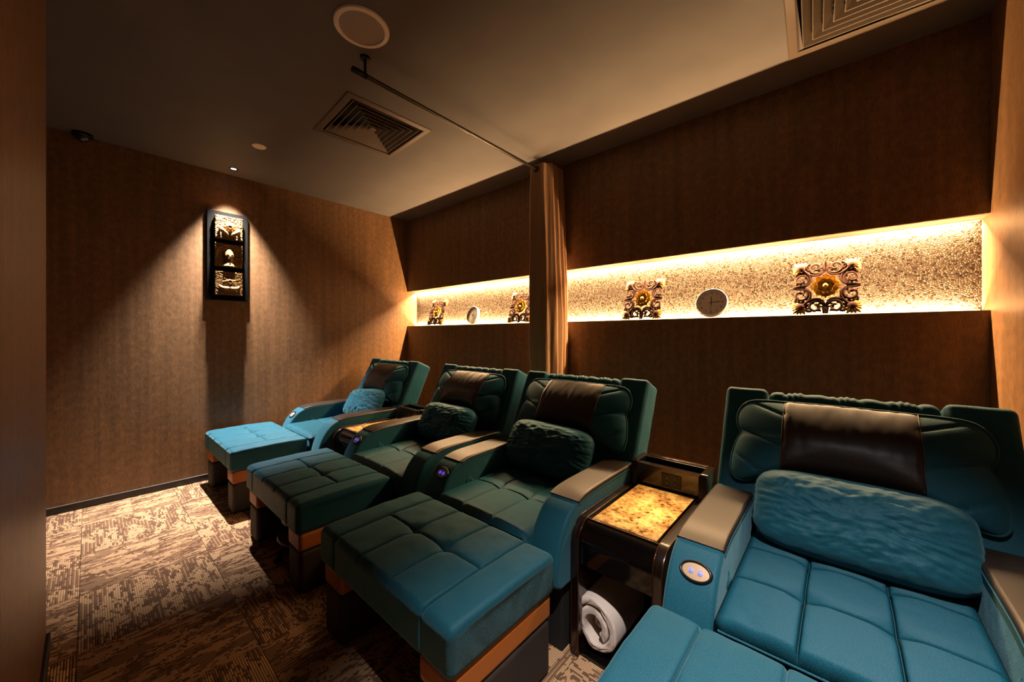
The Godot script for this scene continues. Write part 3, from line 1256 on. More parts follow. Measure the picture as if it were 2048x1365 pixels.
func make_pillow(cx: float, k: int, label: String) -> void:
	var wob := fnl(91 + k, 1.0, 2)
	var a := 0.275
	var b := 0.137
	var th := 0.082
	var m := Mb.new()
	var n := 140
	var rings := 46
	var ex := 4.6
	var shape := func(s: float, w: float, side: float) -> Vector3:
		var c := cos(w)
		var sn := sin(w)
		# a squared-off oval, its corners evenly sampled
		var dir := Vector2(c * a, sn * b).normalized()
		var reach_ := pow(pow(absf(dir.x) / a, ex) + pow(absf(dir.y) / b, ex), -1.0 / ex)
		var p := dir * reach_ * s
		var rim := pow(s, 3.0)
		var h := th * pow(1.0 - pow(s, 3.4), 0.55)
		var puck := 0.5 + 0.5 * sin(w * 34.0 + 6.0 * wob.get_noise_2d(w * 9.0, 3.0))
		var ends := pow(absf(c), 1.5)
		h -= 0.011 * puck * pow(s, 6.0) * (1.0 - s) * 17.0 * (0.35 + 0.65 * ends) * (0.6 + 0.4 * wob.get_noise_2d(w * 5.0, 9.0))
		h += 0.010 * wob.get_noise_2d(p.x * 9.0 + k * 3.0, p.y * 14.0) * (1.0 - rim)
		h += 0.006 * wob.get_noise_2d(p.x * 24.0, p.y * 40.0) * (1.0 - s) * s * 4.0
		p *= 1.0 + 0.006 * sin(w * 34.0 + 5.0 * wob.get_noise_2d(w * 7.0, 1.0)) * pow(s, 9.0) * ends
		return Vector3(p.x, p.y, side * maxf(h, 0.0))
	for side in [1.0, -1.0]:
		var g := []
		for j in rings + 1:
			var s := sin(PI / 2 * (1.0 - float(j) / rings))
			var row := PackedVector3Array()
			for i in n:
				row.push_back(shape.call(s, TAU * i / n * side, side))
			g.append(row)
		m.rows(g, true)
	var tilt := [0.20, 0.10, 0.12, 0.16]
	var roll := [0.10, 0.0, -0.02, 0.0]
	var dx := [0.01, 0.0, -0.03, 0.015]
	var o := obj("lumbar_pillow", m.mesh(), M["teal velvet"])
	var bx := back_xf()
	var pos: Vector3 = bx * Vector3(dx[k], -0.022, 0.112)
	o.transform = Transform3D(bx.basis * Basis(Vector3.RIGHT, -tilt[k] * 0.5) * Basis(Vector3(0, 0, 1), roll[k]), pos + Vector3(cx, 0, 0))
	var pm := Mb.new()
	var path := PackedVector3Array()
	for i in 90:
		path.push_back(shape.call(1.0, TAU * i / 90.0, 1.0))
	tube(pm, path, 0.003, 6, true)
	obj("edge_seam", pm.mesh(), M["teal velvet"], o)
	tag(o, label, "pillow", "velvet lumbar pillows on the recliners")


func make_console(label: String) -> Node3D:
	var t := thing("side_console", label, "console table", Vector3.ZERO, "consoles between the recliners")
	var wood: Material = M["dark gloss wood"]
	var copper: Material = M["copper edging"]
	var side := round_poly(PackedVector2Array([Vector2(0.66, 0.004), Vector2(1.36, 0.004), Vector2(1.36, 0.503), Vector2(0.835, 0.503), Vector2(0.815, 0.603), Vector2(0.66, 0.603)]), [0.0, 0.004, 0.085, 0.006, 0.02, 0.02], 8)
	var turn := Basis(Vector3(0, 0, 1), Vector3(0, 1, 0), Vector3(-1, 0, 0))
	for sd in [-1.0, 1.0]:
		var m := Mb.new()
		m.xf = Transform3D(turn, Vector3(0.154 * sd, 0, 0))
		rprism(m, side, 0.032, 0.004, 2)
		var s := obj("side_panel", m.mesh(40.0), wood, t)
		for e in [-1.0, 1.0]:
			var ed := Mb.new()
			var path := PackedVector3Array()
			for q in round_poly(PackedVector2Array([Vector2(1.3605, 0.01), Vector2(1.3605, 0.5035), Vector2(0.84, 0.5035)]), [0.0, 0.085, 0.0], 8):
				path.push_back(Vector3(0.154 * sd + 0.0155 * e, q.y, q.x))
			tube(ed, path, 0.0011, 6)
			obj("edging", ed.mesh(), copper, s)
	# curved front
	var outer := round_poly(PackedVector2Array([Vector2(1.288, 0.497), Vector2(1.352, 0.497), Vector2(1.352, 0.352)]), [0.0, 0.078, 0.0], 10)
	var ribbon := outer.duplicate()
	for i in range(outer.size() - 1, -1, -1):
		ribbon.push_back(outer[i] - Vector2(0.010, 0.010))
	var f := Mb.new()
	f.xf = Transform3D(turn, Vector3.ZERO)
	rprism(f, ribbon, 0.276, 0.0015, 1)
	var fpo := obj("front_panel", f.mesh(40.0), M["black gloss panel"], t)
	var tr := Mb.new()
	tube(tr, PackedVector3Array([Vector3(-0.137, 0.4985, 1.290), Vector3(0.0, 0.4985, 1.290), Vector3(0.137, 0.4985, 1.290)]), 0.0024, 8)
	obj("edging", tr.mesh(), copper, fpo)
	# top
	var mb := Mb.new()
	box(mb, Vector3(0, 0.4965, 1.06), Vector3(0.246, 0.006, 0.44), 0.001)
	var uvp := Mb.new()
	uvp.quad(Vector3(-0.123, 0.4995, 1.28), Vector3(0.123, 0.4995, 1.28), Vector3(0.123, 0.4995, 0.84), Vector3(-0.123, 0.4995, 0.84), Vector2(0, 1), Vector2(0.56, 1), Vector2(0.56, 0), Vector2(0, 0))
	uvp.quad(Vector3(-0.123, 0.4925, 1.28), Vector3(0.123, 0.4925, 1.28), Vector3(0.123, 0.4995, 1.28), Vector3(-0.123, 0.4995, 1.28))
	uvp.quad(Vector3(0.123, 0.4925, 0.84), Vector3(-0.123, 0.4925, 0.84), Vector3(-0.123, 0.4995, 0.84), Vector3(0.123, 0.4995, 0.84))
	uvp.quad(Vector3(-0.123, 0.4925, 0.84), Vector3(-0.123, 0.4925, 1.28), Vector3(-0.123, 0.4995, 1.28), Vector3(-0.123, 0.4995, 0.84))
	uvp.quad(Vector3(0.123, 0.4925, 1.28), Vector3(0.123, 0.4925, 0.84), Vector3(0.123, 0.4995, 0.84), Vector3(0.123, 0.4995, 1.28))
	obj("marble_top", uvp.mesh(10.0), M["backlit amber marble"], t, "amber marble top lit from below")
	var fr := Mb.new()
	for sd in [-1.0, 1.0]:
		box(fr, Vector3(0.1305 * sd, 0.496, 1.06), Vector3(0.0145, 0.010, 0.46), 0.0015)
	box(fr, Vector3(0, 0.496, 1.2845), Vector3(0.25, 0.010, 0.008), 0.0015)
	box(fr, Vector3(0, 0.497, 0.834), Vector3(0.276, 0.014, 0.012), 0.002)
	obj("top_frame", fr.mesh(30.0), M["black gloss panel"], t)
	# lit box under the marble
	var lb := Mb.new()
	box(lb, Vector3(0, 0.398, 1.06), Vector3(0.27, 0.006, 0.46), 0.001)
	for sd in [-1.0, 1.0]:
		box(lb, Vector3(0.134 * sd, 0.446, 1.06), Vector3(0.004, 0.09, 0.46), 0.001)
		box(lb, Vector3(0, 0.446, 1.06 + 0.227 * sd), Vector3(0.27, 0.09, 0.004), 0.001)
	var lbo := obj("light_box", lb.mesh(30.0), M["light box lining"], t)
	var pk := Mb.new()
	pk.xf = Transform3D(Basis.IDENTITY, Vector3(0.035, 0.401, 1.06))
	lathe(pk, PackedVector2Array([Vector2(0.03, 0), Vector2(0.03, 0.012), Vector2(0.024, 0.016), Vector2(0, 0.016)]), 20)
	obj("lamp", pk.mesh(40.0), M["lamp glow"], lbo)
	var al := AreaLight3D.new()
	al.name = "console_panel_light"
	al.light_color = Color(1.0, 0.89, 0.70)
	al.light_energy = 0.09
	al.area_size = Vector2(0.22, 0.40)
	al.area_range = 2.0
	al.shadow_enabled = true
	al.position = Vector3(0, 0.404, 1.06)
	al.rotation.x = PI / 2
	lbo.add_child(al)
	var ol := OmniLight3D.new()
	ol.name = "console_lamp_light"
	ol.light_color = Color(1.0, 0.82, 0.55)
	ol.light_energy = 0.014
	ol.light_size = 0.012
	ol.omni_range = 2.0
	ol.omni_attenuation = 2.0
	ol.shadow_enabled = true
	ol.position = Vector3(0.035, 0.43, 1.06)
	lbo.add_child(ol)
	# raised box at the back with a slot on top and a socket plate in front
	var rb := Mb.new()
	box(rb, Vector3(0, 0.548, 0.818), Vector3(0.276, 0.100, 0.012), 0.002)
	box(rb, Vector3(0, 0.30, 0.668), Vector3(0.276, 0.598, 0.012), 0.002)
	box(rb, Vector3(0, 0.592, 0.80), Vector3(0.276, 0.010, 0.034), 0.002)
	box(rb, Vector3(0, 0.592, 0.682), Vector3(0.276, 0.010, 0.034), 0.002)
	box(rb, Vector3(0, 0.555, 0.74), Vector3(0.276, 0.006, 0.15), 0.001)
	var org := obj("raised_box", rb.mesh(30.0), wood, t)
	for z in [0.826, 0.66]:
		var ht := Mb.new()
		var path := PackedVector3Array()
		for i in 5:
			path.push_back(Vector3(-0.138 + 0.276 * i / 4.0, 0.5985, z))
		tube(ht, path, 0.002, 6)
		obj("edging", ht.mesh(), copper, org)
	var sp := Mb.new()
	box(sp, Vector3(0.022, 0.547, 0.8255), Vector3(0.086, 0.062, 0.005), 0.0015)
	var spo := obj("socket_plate", sp.mesh(30.0), M["black steel"], t, "black socket plate")
	for i in 2:
		for j in 2:
			var h := Mb.new()
			h.xf = Transform3D(Basis(Vector3.RIGHT, PI / 2), Vector3(0.003 + 0.036 * i, 0.535 + 0.024 * j, 0.828))
			lathe(h, PackedVector2Array([Vector2(0.009, 0), Vector2(0.009, 0.0016), Vector2(0.0072, 0.002), Vector2(0.0066, 0.0006), Vector2(0, 0.0006)]), 16)
			obj("socket", h.mesh(40.0), M["dark bronze rim"], spo)
	# shelf at the bottom and the board at the back of the opening
	var bs := Mb.new()
	box(bs, Vector3(0, 0.010, 1.01), Vector3(0.276, 0.012, 0.67), 0.002)
	obj("bottom_shelf", bs.mesh(30.0), M["black gloss panel"], t)
	return t


func make_towel() -> void:
	var o := thing("rolled_towel", "rolled white towel standing in the opening of the near marble console", "towel", Vector3(-0.685, 0.0, 0.0))
	# the cross-section is a spiral band: an outer loose turn and the roll inside it
	var outer := PackedVector2Array()
	var inner := PackedVector2Array()
	var n := 96
	for i in n + 1:
		var u := float(i) / n
		var w := -1.2 + u * TAU * 1.7
		var r := 0.036 + 0.054 * u
		var d := Vector2(cos(w) * 0.98, sin(w) * 1.10)
		var thick := 0.0135 + 0.0012 * sin(w * 5.0)
		outer.push_back(d * (r + thick))
		inner.push_back(d * (r - thick))
	var ring := outer.duplicate()
	for i in range(n, -1, -1):
		ring.push_back(inner[i])
	var ring2 := ring
	var wob := fnl(101, 6.0, 2)
	var m := Mb.new()
	m.xf = Transform3D(Basis(Vector3(0, 0, 1), 0.35), Vector3(0, 0.124, 1.195))
	rprism(m, ring2, 0.27, 0.008, 4, func(v: Vector3) -> Vector3: return v + Vector3(0, 0, 0.010 * wob.get_noise_2d(v.x * 2.0, v.y * 2.0) * (1.0 if v.z > 0 else 0.0)))
	obj("roll", m.mesh(70.0), M["towelling"], o)
	var core := Mb.new()
	core.xf = m.xf
	var g := []
	for j in 6:
		var row := PackedVector3Array()
		for i in 28:
			var w := TAU * i / 28.0
			var r := 0.024 * (1.0 - j / 5.0) + 0.002 * sin(w * 6.0)
			row.push_back(Vector3(cos(w) * maxf(r, 0.0), sin(w) * maxf(r, 0.0) * 1.1, 0.085 + 0.012 * sin(j * 1.2)))
		g.append(row)
	core.rows(g, true)
	obj("inner_folds", core.mesh(), M["towelling"], o)


func make_stool() -> void:
	var o := thing("rolling_stool", "low rolling stool with a round brown vinyl seat tucked under the second ottoman", "stool", Vector3(-2.215, 0, 1.745))
	var s := Mb.new()
	lathe(s, PackedVector2Array([Vector2(0.0, 0.195), Vector2(0.125, 0.195), Vector2(0.145, 0.205), Vector2(0.150, 0.225), Vector2(0.145, 0.245), Vector2(0.125, 0.256), Vector2(0.0, 0.262)]), 40)
	obj("seat", s.mesh(60.0), M["stool vinyl"], o)
	var c := Mb.new()
	lathe(c, PackedVector2Array([Vector2(0.02, 0.06), Vector2(0.02, 0.13), Vector2(0.026, 0.13), Vector2(0.026, 0.19), Vector2(0.06, 0.195)]), 20)
	obj("column", c.mesh(40.0), M["black steel"], o)
	var rg := Mb.new()
	var path := PackedVector3Array()
	for i in 40:
		path.push_back(Vector3(cos(TAU * i / 40.0) * 0.16, 0.12, sin(TAU * i / 40.0) * 0.16))
	tube(rg, path, 0.008, 8, true)
	for i in 3:
		var a := TAU * i / 3.0
		tube(rg, PackedVector3Array([Vector3(cos(a) * 0.02, 0.12, sin(a) * 0.02), Vector3(cos(a) * 0.16, 0.12, sin(a) * 0.16)]), 0.006, 6)
	obj("foot_ring", rg.mesh(), M["dark steel"], o)
	for i in 5:
		var a := TAU * i / 5.0 + 0.45
		var d := Vector3(cos(a), 0, sin(a))
		var lg := Mb.new()
		tube(lg, PackedVector3Array([Vector3(0, 0.075, 0), d * 0.10 + Vector3(0, 0.07, 0), d * 0.165 + Vector3(0, 0.055, 0)]), func(u: float) -> float: return 0.017 - 0.005 * u, 8)
		obj("leg", lg.mesh(60.0), M["black steel"], o)
		for e in [-1.0, 1.0]:
			var ca := Mb.new()
			var sd := Vector3(-d.z, 0, d.x)
			ca.xf = Transform3D(Basis(d, sd, d.cross(sd)), d * 0.165 + Vector3(0, 0.022, 0) + sd * 0.010 * e)
			lathe(ca, PackedVector2Array([Vector2(0, -0.006), Vector2(0.017, -0.006), Vector2(0.021, -0.003), Vector2(0.021, 0.003), Vector2(0.017, 0.006), Vector2(0, 0.006)]), 20)
			obj("caster", ca.mesh(40.0), M["black steel"], o)


# =====================================================================================
# niche: carved panels and clocks
# =====================================================================================
func niche_things() -> void:
	var words := [
		"carved openwork flower panel in the niche nearest the left wall",
		"carved openwork flower panel in the niche, partly hidden by the curtain",
		"carved openwork flower panel just right of the curtain in the niche",
		"carved openwork flower panel with gold corners, nearest the right end of the niche",
	]
	var px := [-3.46, -2.21, -1.066, -0.061]
	var c0 := make_carving(words[0])
	c0.position = Vector3(px[0], NB, -0.028)
	for i in [1, 2, 3]:
		var c := copy(c0, Vector3(px[i], NB, -0.028), words[i])
		if i == 3:
			c.scale = Vector3(1.0, 1.02, 1.0)
	var k0 := make_clock("round white clock standing in the niche between the two far carved panels")
	k0.position = Vector3(-2.835, NB + 0.0945, -0.042)
	k0.rotation = Vector3(-0.265, -0.10, 0)
	var k1 := copy(k0, Vector3(-0.613, NB + 0.0945, -0.042), "round white clock standing in the niche between the two right-hand carved panels")
	k1.rotation = Vector3(-0.265, 0.0, 0.05)


func make_carving(label: String) -> Node3D:
	var t := thing("carved_panel", label, "carving", Vector3.ZERO, "carved flower panels in the niche")
	var wood: Material = M["carved brown wood"]
	var gold: Material = M["gold paint"]
	var hs := 0.143
	var base := Transform3D(Basis(Vector3.RIGHT, -0.30) * Basis.from_scale(Vector3(1, 1.06, 1)), Vector3(0, hs * 1.06 * 0.955 + 0.004, -0.043))
	var sc := Mb.new()
	var q2 := func(v: Vector2, z := 0.0) -> Vector3: return Vector3(v.x * hs, v.y * hs, z)
	for quarter in 4:
		for mir in [1.0, -1.0]:
			var place := base * Transform3D(Basis(Vector3(0, 0, 1), PI / 2 * quarter), Vector3.ZERO)
			sc.xf = place
			# large scroll: from the middle of the side curling in on itself
			var path := PackedVector3Array()
			for i in 34:
				var u := i / 33.0
				var a := deg_to_rad(-150.0) + u * TAU * 1.25
				var r := lerpf(0.245, 0.06, u)
				var cpt := Vector2(0.285, 0.735) + Vector2(cos(a) * r, sin(a) * r)
				path.push_back(q2.call(Vector2(cpt.x * mir, cpt.y), 0.004 + 0.004 * u))
			tube(sc, path, func(u: float) -> float: return lerpf(0.0078, 0.0052, u), 7)
			# stem that swings from the scroll to the corner bud
			path = PackedVector3Array()
			for p in spline([Vector2(0.06, 0.56), Vector2(0.22, 0.45), Vector2(0.43, 0.47), Vector2(0.60, 0.60), Vector2(0.74, 0.76)], 5):
				path.push_back(q2.call(Vector2(p.x * mir, p.y), 0.004))
			tube(sc, path, 0.0082, 7)
			# small leaf curls
			for cu in [[Vector2(0.50, 0.90), Vector2(0.58, 0.80), Vector2(0.55, 0.68), Vector2(0.46, 0.64)], [Vector2(0.28, 0.44), Vector2(0.36, 0.54), Vector2(0.34, 0.62)], [Vector2(0.02, 0.97), Vector2(0.05, 0.80), Vector2(0.04, 0.62), Vector2(0.10, 0.50)]]:
				path = PackedVector3Array()
				for p in spline(cu, 5):
					path.push_back(q2.call(Vector2(p.x * mir, p.y), 0.003))
				tube(sc, path, func(u: float) -> float: return lerpf(0.0088, 0.0045, u), 7)
			# two small curls beside the large one
			for sp in [[Vector2(0.125, 0.70), 0.115, 60.0], [Vector2(0.49, 0.83), 0.10, 200.0], [Vector2(0.40, 0.52), 0.075, 120.0]]:
				path = PackedVector3Array()
				for i in 20:
					var u := i / 19.0
					var a := deg_to_rad(sp[2]) - u * TAU * 1.1
					var r: float = sp[1] * lerpf(1.0, 0.22, u)
					path.push_back(q2.call(Vector2((sp[0].x + cos(a) * r) * mir, sp[0].y + sin(a) * r), 0.003 + 0.004 * u))
				tube(sc, path, func(u: float) -> float: return lerpf(0.0056, 0.0040, u), 6)
			# drop-shaped leaf inside the scroll
			path = PackedVector3Array([q2.call(Vector2(0.12 * mir, 0.90), 0.003), q2.call(Vector2(0.20 * mir, 0.84), 0.005), q2.call(Vector2(0.27 * mir, 0.83), 0.004)])
			tube(sc, path, func(u: float) -> float: return 0.003 + 0.007 * sin(PI * u), 7)
	sc.xf = base
	obj("scrollwork", sc.mesh(60.0), wood, t, "brown carved scrollwork")
	# corner leaves and buds
	for i in 4:
		var a := PI / 4 + PI / 2 * i
		var cx := base * Transform3D(Basis(Vector3(0, 0, 1), a - PI / 4), Vector3.ZERO)
		var lf := Mb.new()
		lf.xf = cx
		for k in 9:
			var w := deg_to_rad(-62.0 + 214.0 * k / 8.0)
			var d := Vector2.from_angle(w)
			var lim := minf(0.99 / maxf(absf(d.x), 0.01), 1.0)
			var c := Vector2(0.76, 0.76)
			var far := 10.0
			if d.x > 0.01:
				far = minf(far, (1.0 - c.x) / d.x)
			if d.y > 0.01:
				far = minf(far, (1.0 - c.y) / d.y)
			far = minf(far, 0.30) * lim
			var path := PackedVector3Array([q2.call(c + d * 0.05, 0.002), q2.call(c + d * far * 0.6, 0.004), q2.call(c + d * far, 0.002)])
			tube(lf, path, func(u: float) -> float: return 0.0115 * (1.0 - 0.75 * u * u), 7)
		var leaf := obj("corner_leaf", lf.mesh(50.0), gold, t, "gold corner leaf")
		var bd := Mb.new()
		bd.xf = cx * Transform3D(Basis(Vector3.RIGHT, PI / 2), Vector3(0.745 * hs, 0.745 * hs, 0.010))
		lathe(bd, PackedVector2Array([Vector2(0, -0.004), Vector2(0.017, -0.002), Vector2(0.0195, 0.003), Vector2(0.016, 0.008), Vector2(0.009, 0.011), Vector2(0, 0.0115)]), 18)
		obj("bud", bd.mesh(60.0), wood, leaf)
	# flower
	var ros := Mb.new()
	ros.xf = base * Transform3D(Basis(Vector3.RIGHT, PI / 2), Vector3(0, 0, 0.024))
	lathe(ros, PackedVector2Array([Vector2(0.011, -0.012), Vector2(0.0125, -0.003), Vector2(0.0105, 0.004), Vector2(0.006, 0.008), Vector2(0, 0.0095)]), 20)
	var flower := obj("flower", ros.mesh(60.0), gold, t, "gold carved flower")
	for ring in 2:
		var cnt := 10 if ring == 0 else 7
		for i in cnt:
			var pm := Mb.new()
			pm.xf = base * Transform3D(Basis(Vector3(0, 0, 1), TAU * i / cnt + 0.3 * ring), Vector3(0, 0, 0.004 if ring == 0 else 0.012))
			var r0 := 0.030 if ring == 0 else 0.010
			var r1 := 0.064 if ring == 0 else 0.041
			var wd := 0.0205 if ring == 0 else 0.0185
			for face in [1.0, -1.0]:
				var g := []
				for j in 7:
					var u := j / 6.0
					var row := PackedVector3Array()
					for k in 9:
						var v: float = (k / 8.0 - 0.5) * 2.0 * face
						var ww := wd * sin(PI * clampf(0.22 + 0.66 * u, 0, 1)) * (1.0 if u < 0.999 else 0.75)
						var y: float = lerpf(r0, r1, u) - 0.005 * v * v * u
						var cup: float = 0.013 * (0.35 + 0.65 * u) * v * v * 0.5 + 0.012 * u * u - 0.005 * sin(PI * u)
						row.push_back(Vector3(v * ww, y, cup + (0.0 if face > 0 else -0.005)))
					g.append(row)
				pm.rows(g)
			obj("petal", pm.mesh(60.0), gold, flower)
	return t


func make_clock(label: String) -> Node3D:
	var t := thing("wall_clock", label, "clock", Vector3.ZERO, "white clocks in the niche")
	var turn := Transform3D(Basis(Vector3.RIGHT, PI / 2), Vector3.ZERO)
	var r := Mb.new()
	r.xf = turn
	lathe(r, PackedVector2Array([Vector2(0, -0.020), Vector2(0.080, -0.020), Vector2(0.089, -0.014), Vector2(0.0925, 0.0), Vector2(0.0925, 0.012), Vector2(0.090, 0.0155), Vector2(0.0875, 0.0155), Vector2(0.086, 0.0125), Vector2(0.086, 0.009)]), 56)
	obj("case", r.mesh(40.0), M["white clock plastic"], t)
	var f := Mb.new()
	f.xf = turn
	lathe(f, PackedVector2Array([Vector2(0.086, 0.0105), Vector2(0, 0.0105)]), 56)
	var face := obj("face", f.mesh(30.0), M["clock face"], t)
	var font := SystemFont.new()
	font.font_names = PackedStringArray(["Droid Sans"])
	for i in 12:
		var tm := TextMesh.new()
		tm.text = str(12 if i == 0 else i)
		tm.font = font
		tm.font_size = 32
		tm.pixel_size = 0.00058
		tm.depth = 0.0006
		var a := PI / 2 - TAU * i / 12.0
		var o := obj("numeral", tm, M["clock print"], face)
		o.position = Vector3(cos(a) * 0.064, sin(a) * 0.064, 0.0110)
	var tk := Mb.new()
	for i in 60:
		var a := TAU * i / 60.0
		tk.xf = Transform3D(Basis(Vector3(0, 0, 1), a), Vector3(0, 0, 0.0109))
		box(tk, Vector3(0.0785, 0, 0), Vector3(0.004 if i % 5 else 0.006, 0.0007, 0.0004), 0.0001)
	obj("minute_marks", tk.mesh(30.0), M["clock print"], face)
	var hands := [[0.0, 0.044, 0.0046, 0.0122], [88.0, 0.064, 0.0036, 0.0132], [181.0, 0.066, 0.0014, 0.0140]]
	for h in hands:
		var m := Mb.new()
		m.xf = Transform3D(Basis(Vector3(0, 0, 1), -deg_to_rad(h[0])), Vector3(0, 0, h[3]))
		var w: float = h[2] * 0.5
		rprism(m, PackedVector2Array([Vector2(-w, -0.014), Vector2(w, -0.014), Vector2(w * 1.2, h[1] * 0.5), Vector2(w * 0.35, h[1]), Vector2(-w * 0.35, h[1]), Vector2(-w * 1.2, h[1] * 0.5)]), 0.0008, 0.0)
		obj("hand", m.mesh(30.0), M["clock print"], t)
	var hub := Mb.new()
	hub.xf = turn
	lathe(hub, PackedVector2Array([Vector2(0.004, 0.011), Vector2(0.004, 0.015), Vector2(0.0, 0.016)]), 16)
	obj("hub", hub.mesh(40.0), M["clock print"], t)
	return t


# =====================================================================================
# things on the walls, the curtain
# =====================================================================================
func wall_things() -> void:
	make_relief()
	make_curtain()


func make_relief() -> void:
	var t := thing("wall_relief", "tall black panel with three gold relief tiles on the left wall", "wall art", Vector3(XL, 0, 1.78))
	# local axes: x out of the wall, y up, z along the wall
	var bd := Mb.new()
	box(bd, Vector3(0.013, 1.884, 0), Vector3(0.026, 0.752, 0.284), 0.003)
	obj("board", bd.mesh(30.0), M["black board"], t)
	var gold: Material = M["gold leaf"]
	var wob := fnl(111, 95.0, 3)
	var ys := [2.120, 1.889, 1.650]
	for i in 3:
		var m := Mb.new()
		var rough := func(p: Vector3, n: Vector3) -> Vector3:
			var a := 0.0055
			if i == 1:
				var d := Vector2(p.y, p.z).length()
				a = 0.0055
				if d < 0.088:
					return p + n * (0.0035 * wob.get_noise_3d(p.x, p.y * 1.5, p.z * 1.5) + (0.004 * clampf((d - 0.080) / 0.006, 0, 1) if n.x > 0.5 else 0.0))
			return p + n * a * wob.get_noise_3d(p.x + i, p.y, p.z) + (Vector3(0.004, 0, 0) if n.x > 0.5 else Vector3.ZERO)
		rbox(m, Vector3(0.041, ys[i], 0), Vector3(0.030, 0.196, 0.190), 0.003, Vector3i(3, 64, 64), rough, 1)
		var tile := obj("gold_tile", m.mesh(), gold, t, ["gold tile with a lotus held by two leaves", "gold tile with a raised head before a round halo", "gold tile with a lotus on a broad bowl"][i])
		if i == 1:
			# a head with topknot, face, ears and neck before the halo
			var hd := Mb.new()
			hd.xf = Transform3D(Basis.IDENTITY, Vector3(0.060, ys[i] - 0.008, 0))
			lathe(hd, PackedVector2Array([Vector2(0.040, -0.086), Vector2(0.033, -0.072), Vector2(0.027, -0.055), Vector2(0.026, -0.042), Vector2(0.032, -0.022), Vector2(0.0345, 0.0), Vector2(0.033, 0.020), Vector2(0.026, 0.038), Vector2(0.016, 0.049), Vector2(0.010, 0.055), Vector2(0.004, 0.058), Vector2(0, 0.059)]), 28)
			obj("head", hd.mesh(60.0), gold, tile)
			var fe := Mb.new()
			for s in [-1.0, 1.0]:
				tube(fe, PackedVector3Array([Vector3(0.062, ys[i] + 0.010, 0.034 * s), Vector3(0.060, ys[i] - 0.010, 0.037 * s), Vector3(0.062, ys[i] - 0.034, 0.033 * s)]), 0.005, 7)
				tube(fe, PackedVector3Array([Vector3(0.092, ys[i] - 0.001, 0.006 * s), Vector3(0.091, ys[i] + 0.003, 0.014 * s), Vector3(0.085, ys[i] - 0.001, 0.022 * s)]), 0.0022, 6)
			tube(fe, PackedVector3Array([Vector3(0.093, ys[i] + 0.002, 0), Vector3(0.0965, ys[i] - 0.010, 0), Vector3(0.099, ys[i] - 0.019, 0)]), func(u: float) -> float: return 0.0025 + 0.003 * u, 7)
			tube(fe, PackedVector3Array([Vector3(0.088, ys[i] - 0.027, -0.010), Vector3(0.0915, ys[i] - 0.0285, 0), Vector3(0.088, ys[i] - 0.027, 0.010)]), 0.003, 6)
			obj("features", fe.mesh(), gold, tile)
		else:
			var lo := Mb.new()
			var cy: float = ys[i] + (0.006 if i == 0 else 0.012)
			for ring in 2:
				for k in 9 - ring * 3:
					var a := TAU * k / (9 - ring * 3) + ring * 0.4
					var d := Vector3(0, sin(a), cos(a))
					var r := 0.046 - ring * 0.018
					var path := PackedVector3Array([Vector3(0.062 + 0.010 * ring, cy, 0) + d * 0.006, Vector3(0.076 + 0.008 * ring, cy, 0) + d * r * 0.6, Vector3(0.070 + 0.010 * ring, cy, 0) + d * r])
					tube(lo, path, func(u: float) -> float: return 0.003 + 0.010 * sin(PI * clampf(0.15 + u * 0.8, 0, 1)), 8)
			obj("lotus", lo.mesh(60.0), gold, tile)
			var lv := Mb.new()
			for s in [-1.0, 1.0]:
				if i == 0:
					var path := PackedVector3Array([Vector3(0.064, cy - 0.078, 0.006 * s), Vector3(0.084, cy - 0.058, 0.030 * s), Vector3(0.090, cy - 0.032, 0.056 * s), Vector3(0.070, cy - 0.004, 0.066 * s)])
					tube(lv, path, func(u: float) -> float: return 0.004 + 0.016 * sin(PI * clampf(0.12 + u * 0.8, 0, 1)), 9)
				else:
					var path := PackedVector3Array([Vector3(0.066, cy - 0.052, 0.0), Vector3(0.082, cy - 0.060, 0.022 * s), Vector3(0.080, cy - 0.056, 0.048 * s), Vector3(0.066, cy - 0.036, 0.070 * s)])
					tube(lv, path, func(u: float) -> float: return 0.026 - 0.016 * u, 10)
			obj("leaves" if i == 0 else "bowl", lv.mesh(60.0), gold, tile)


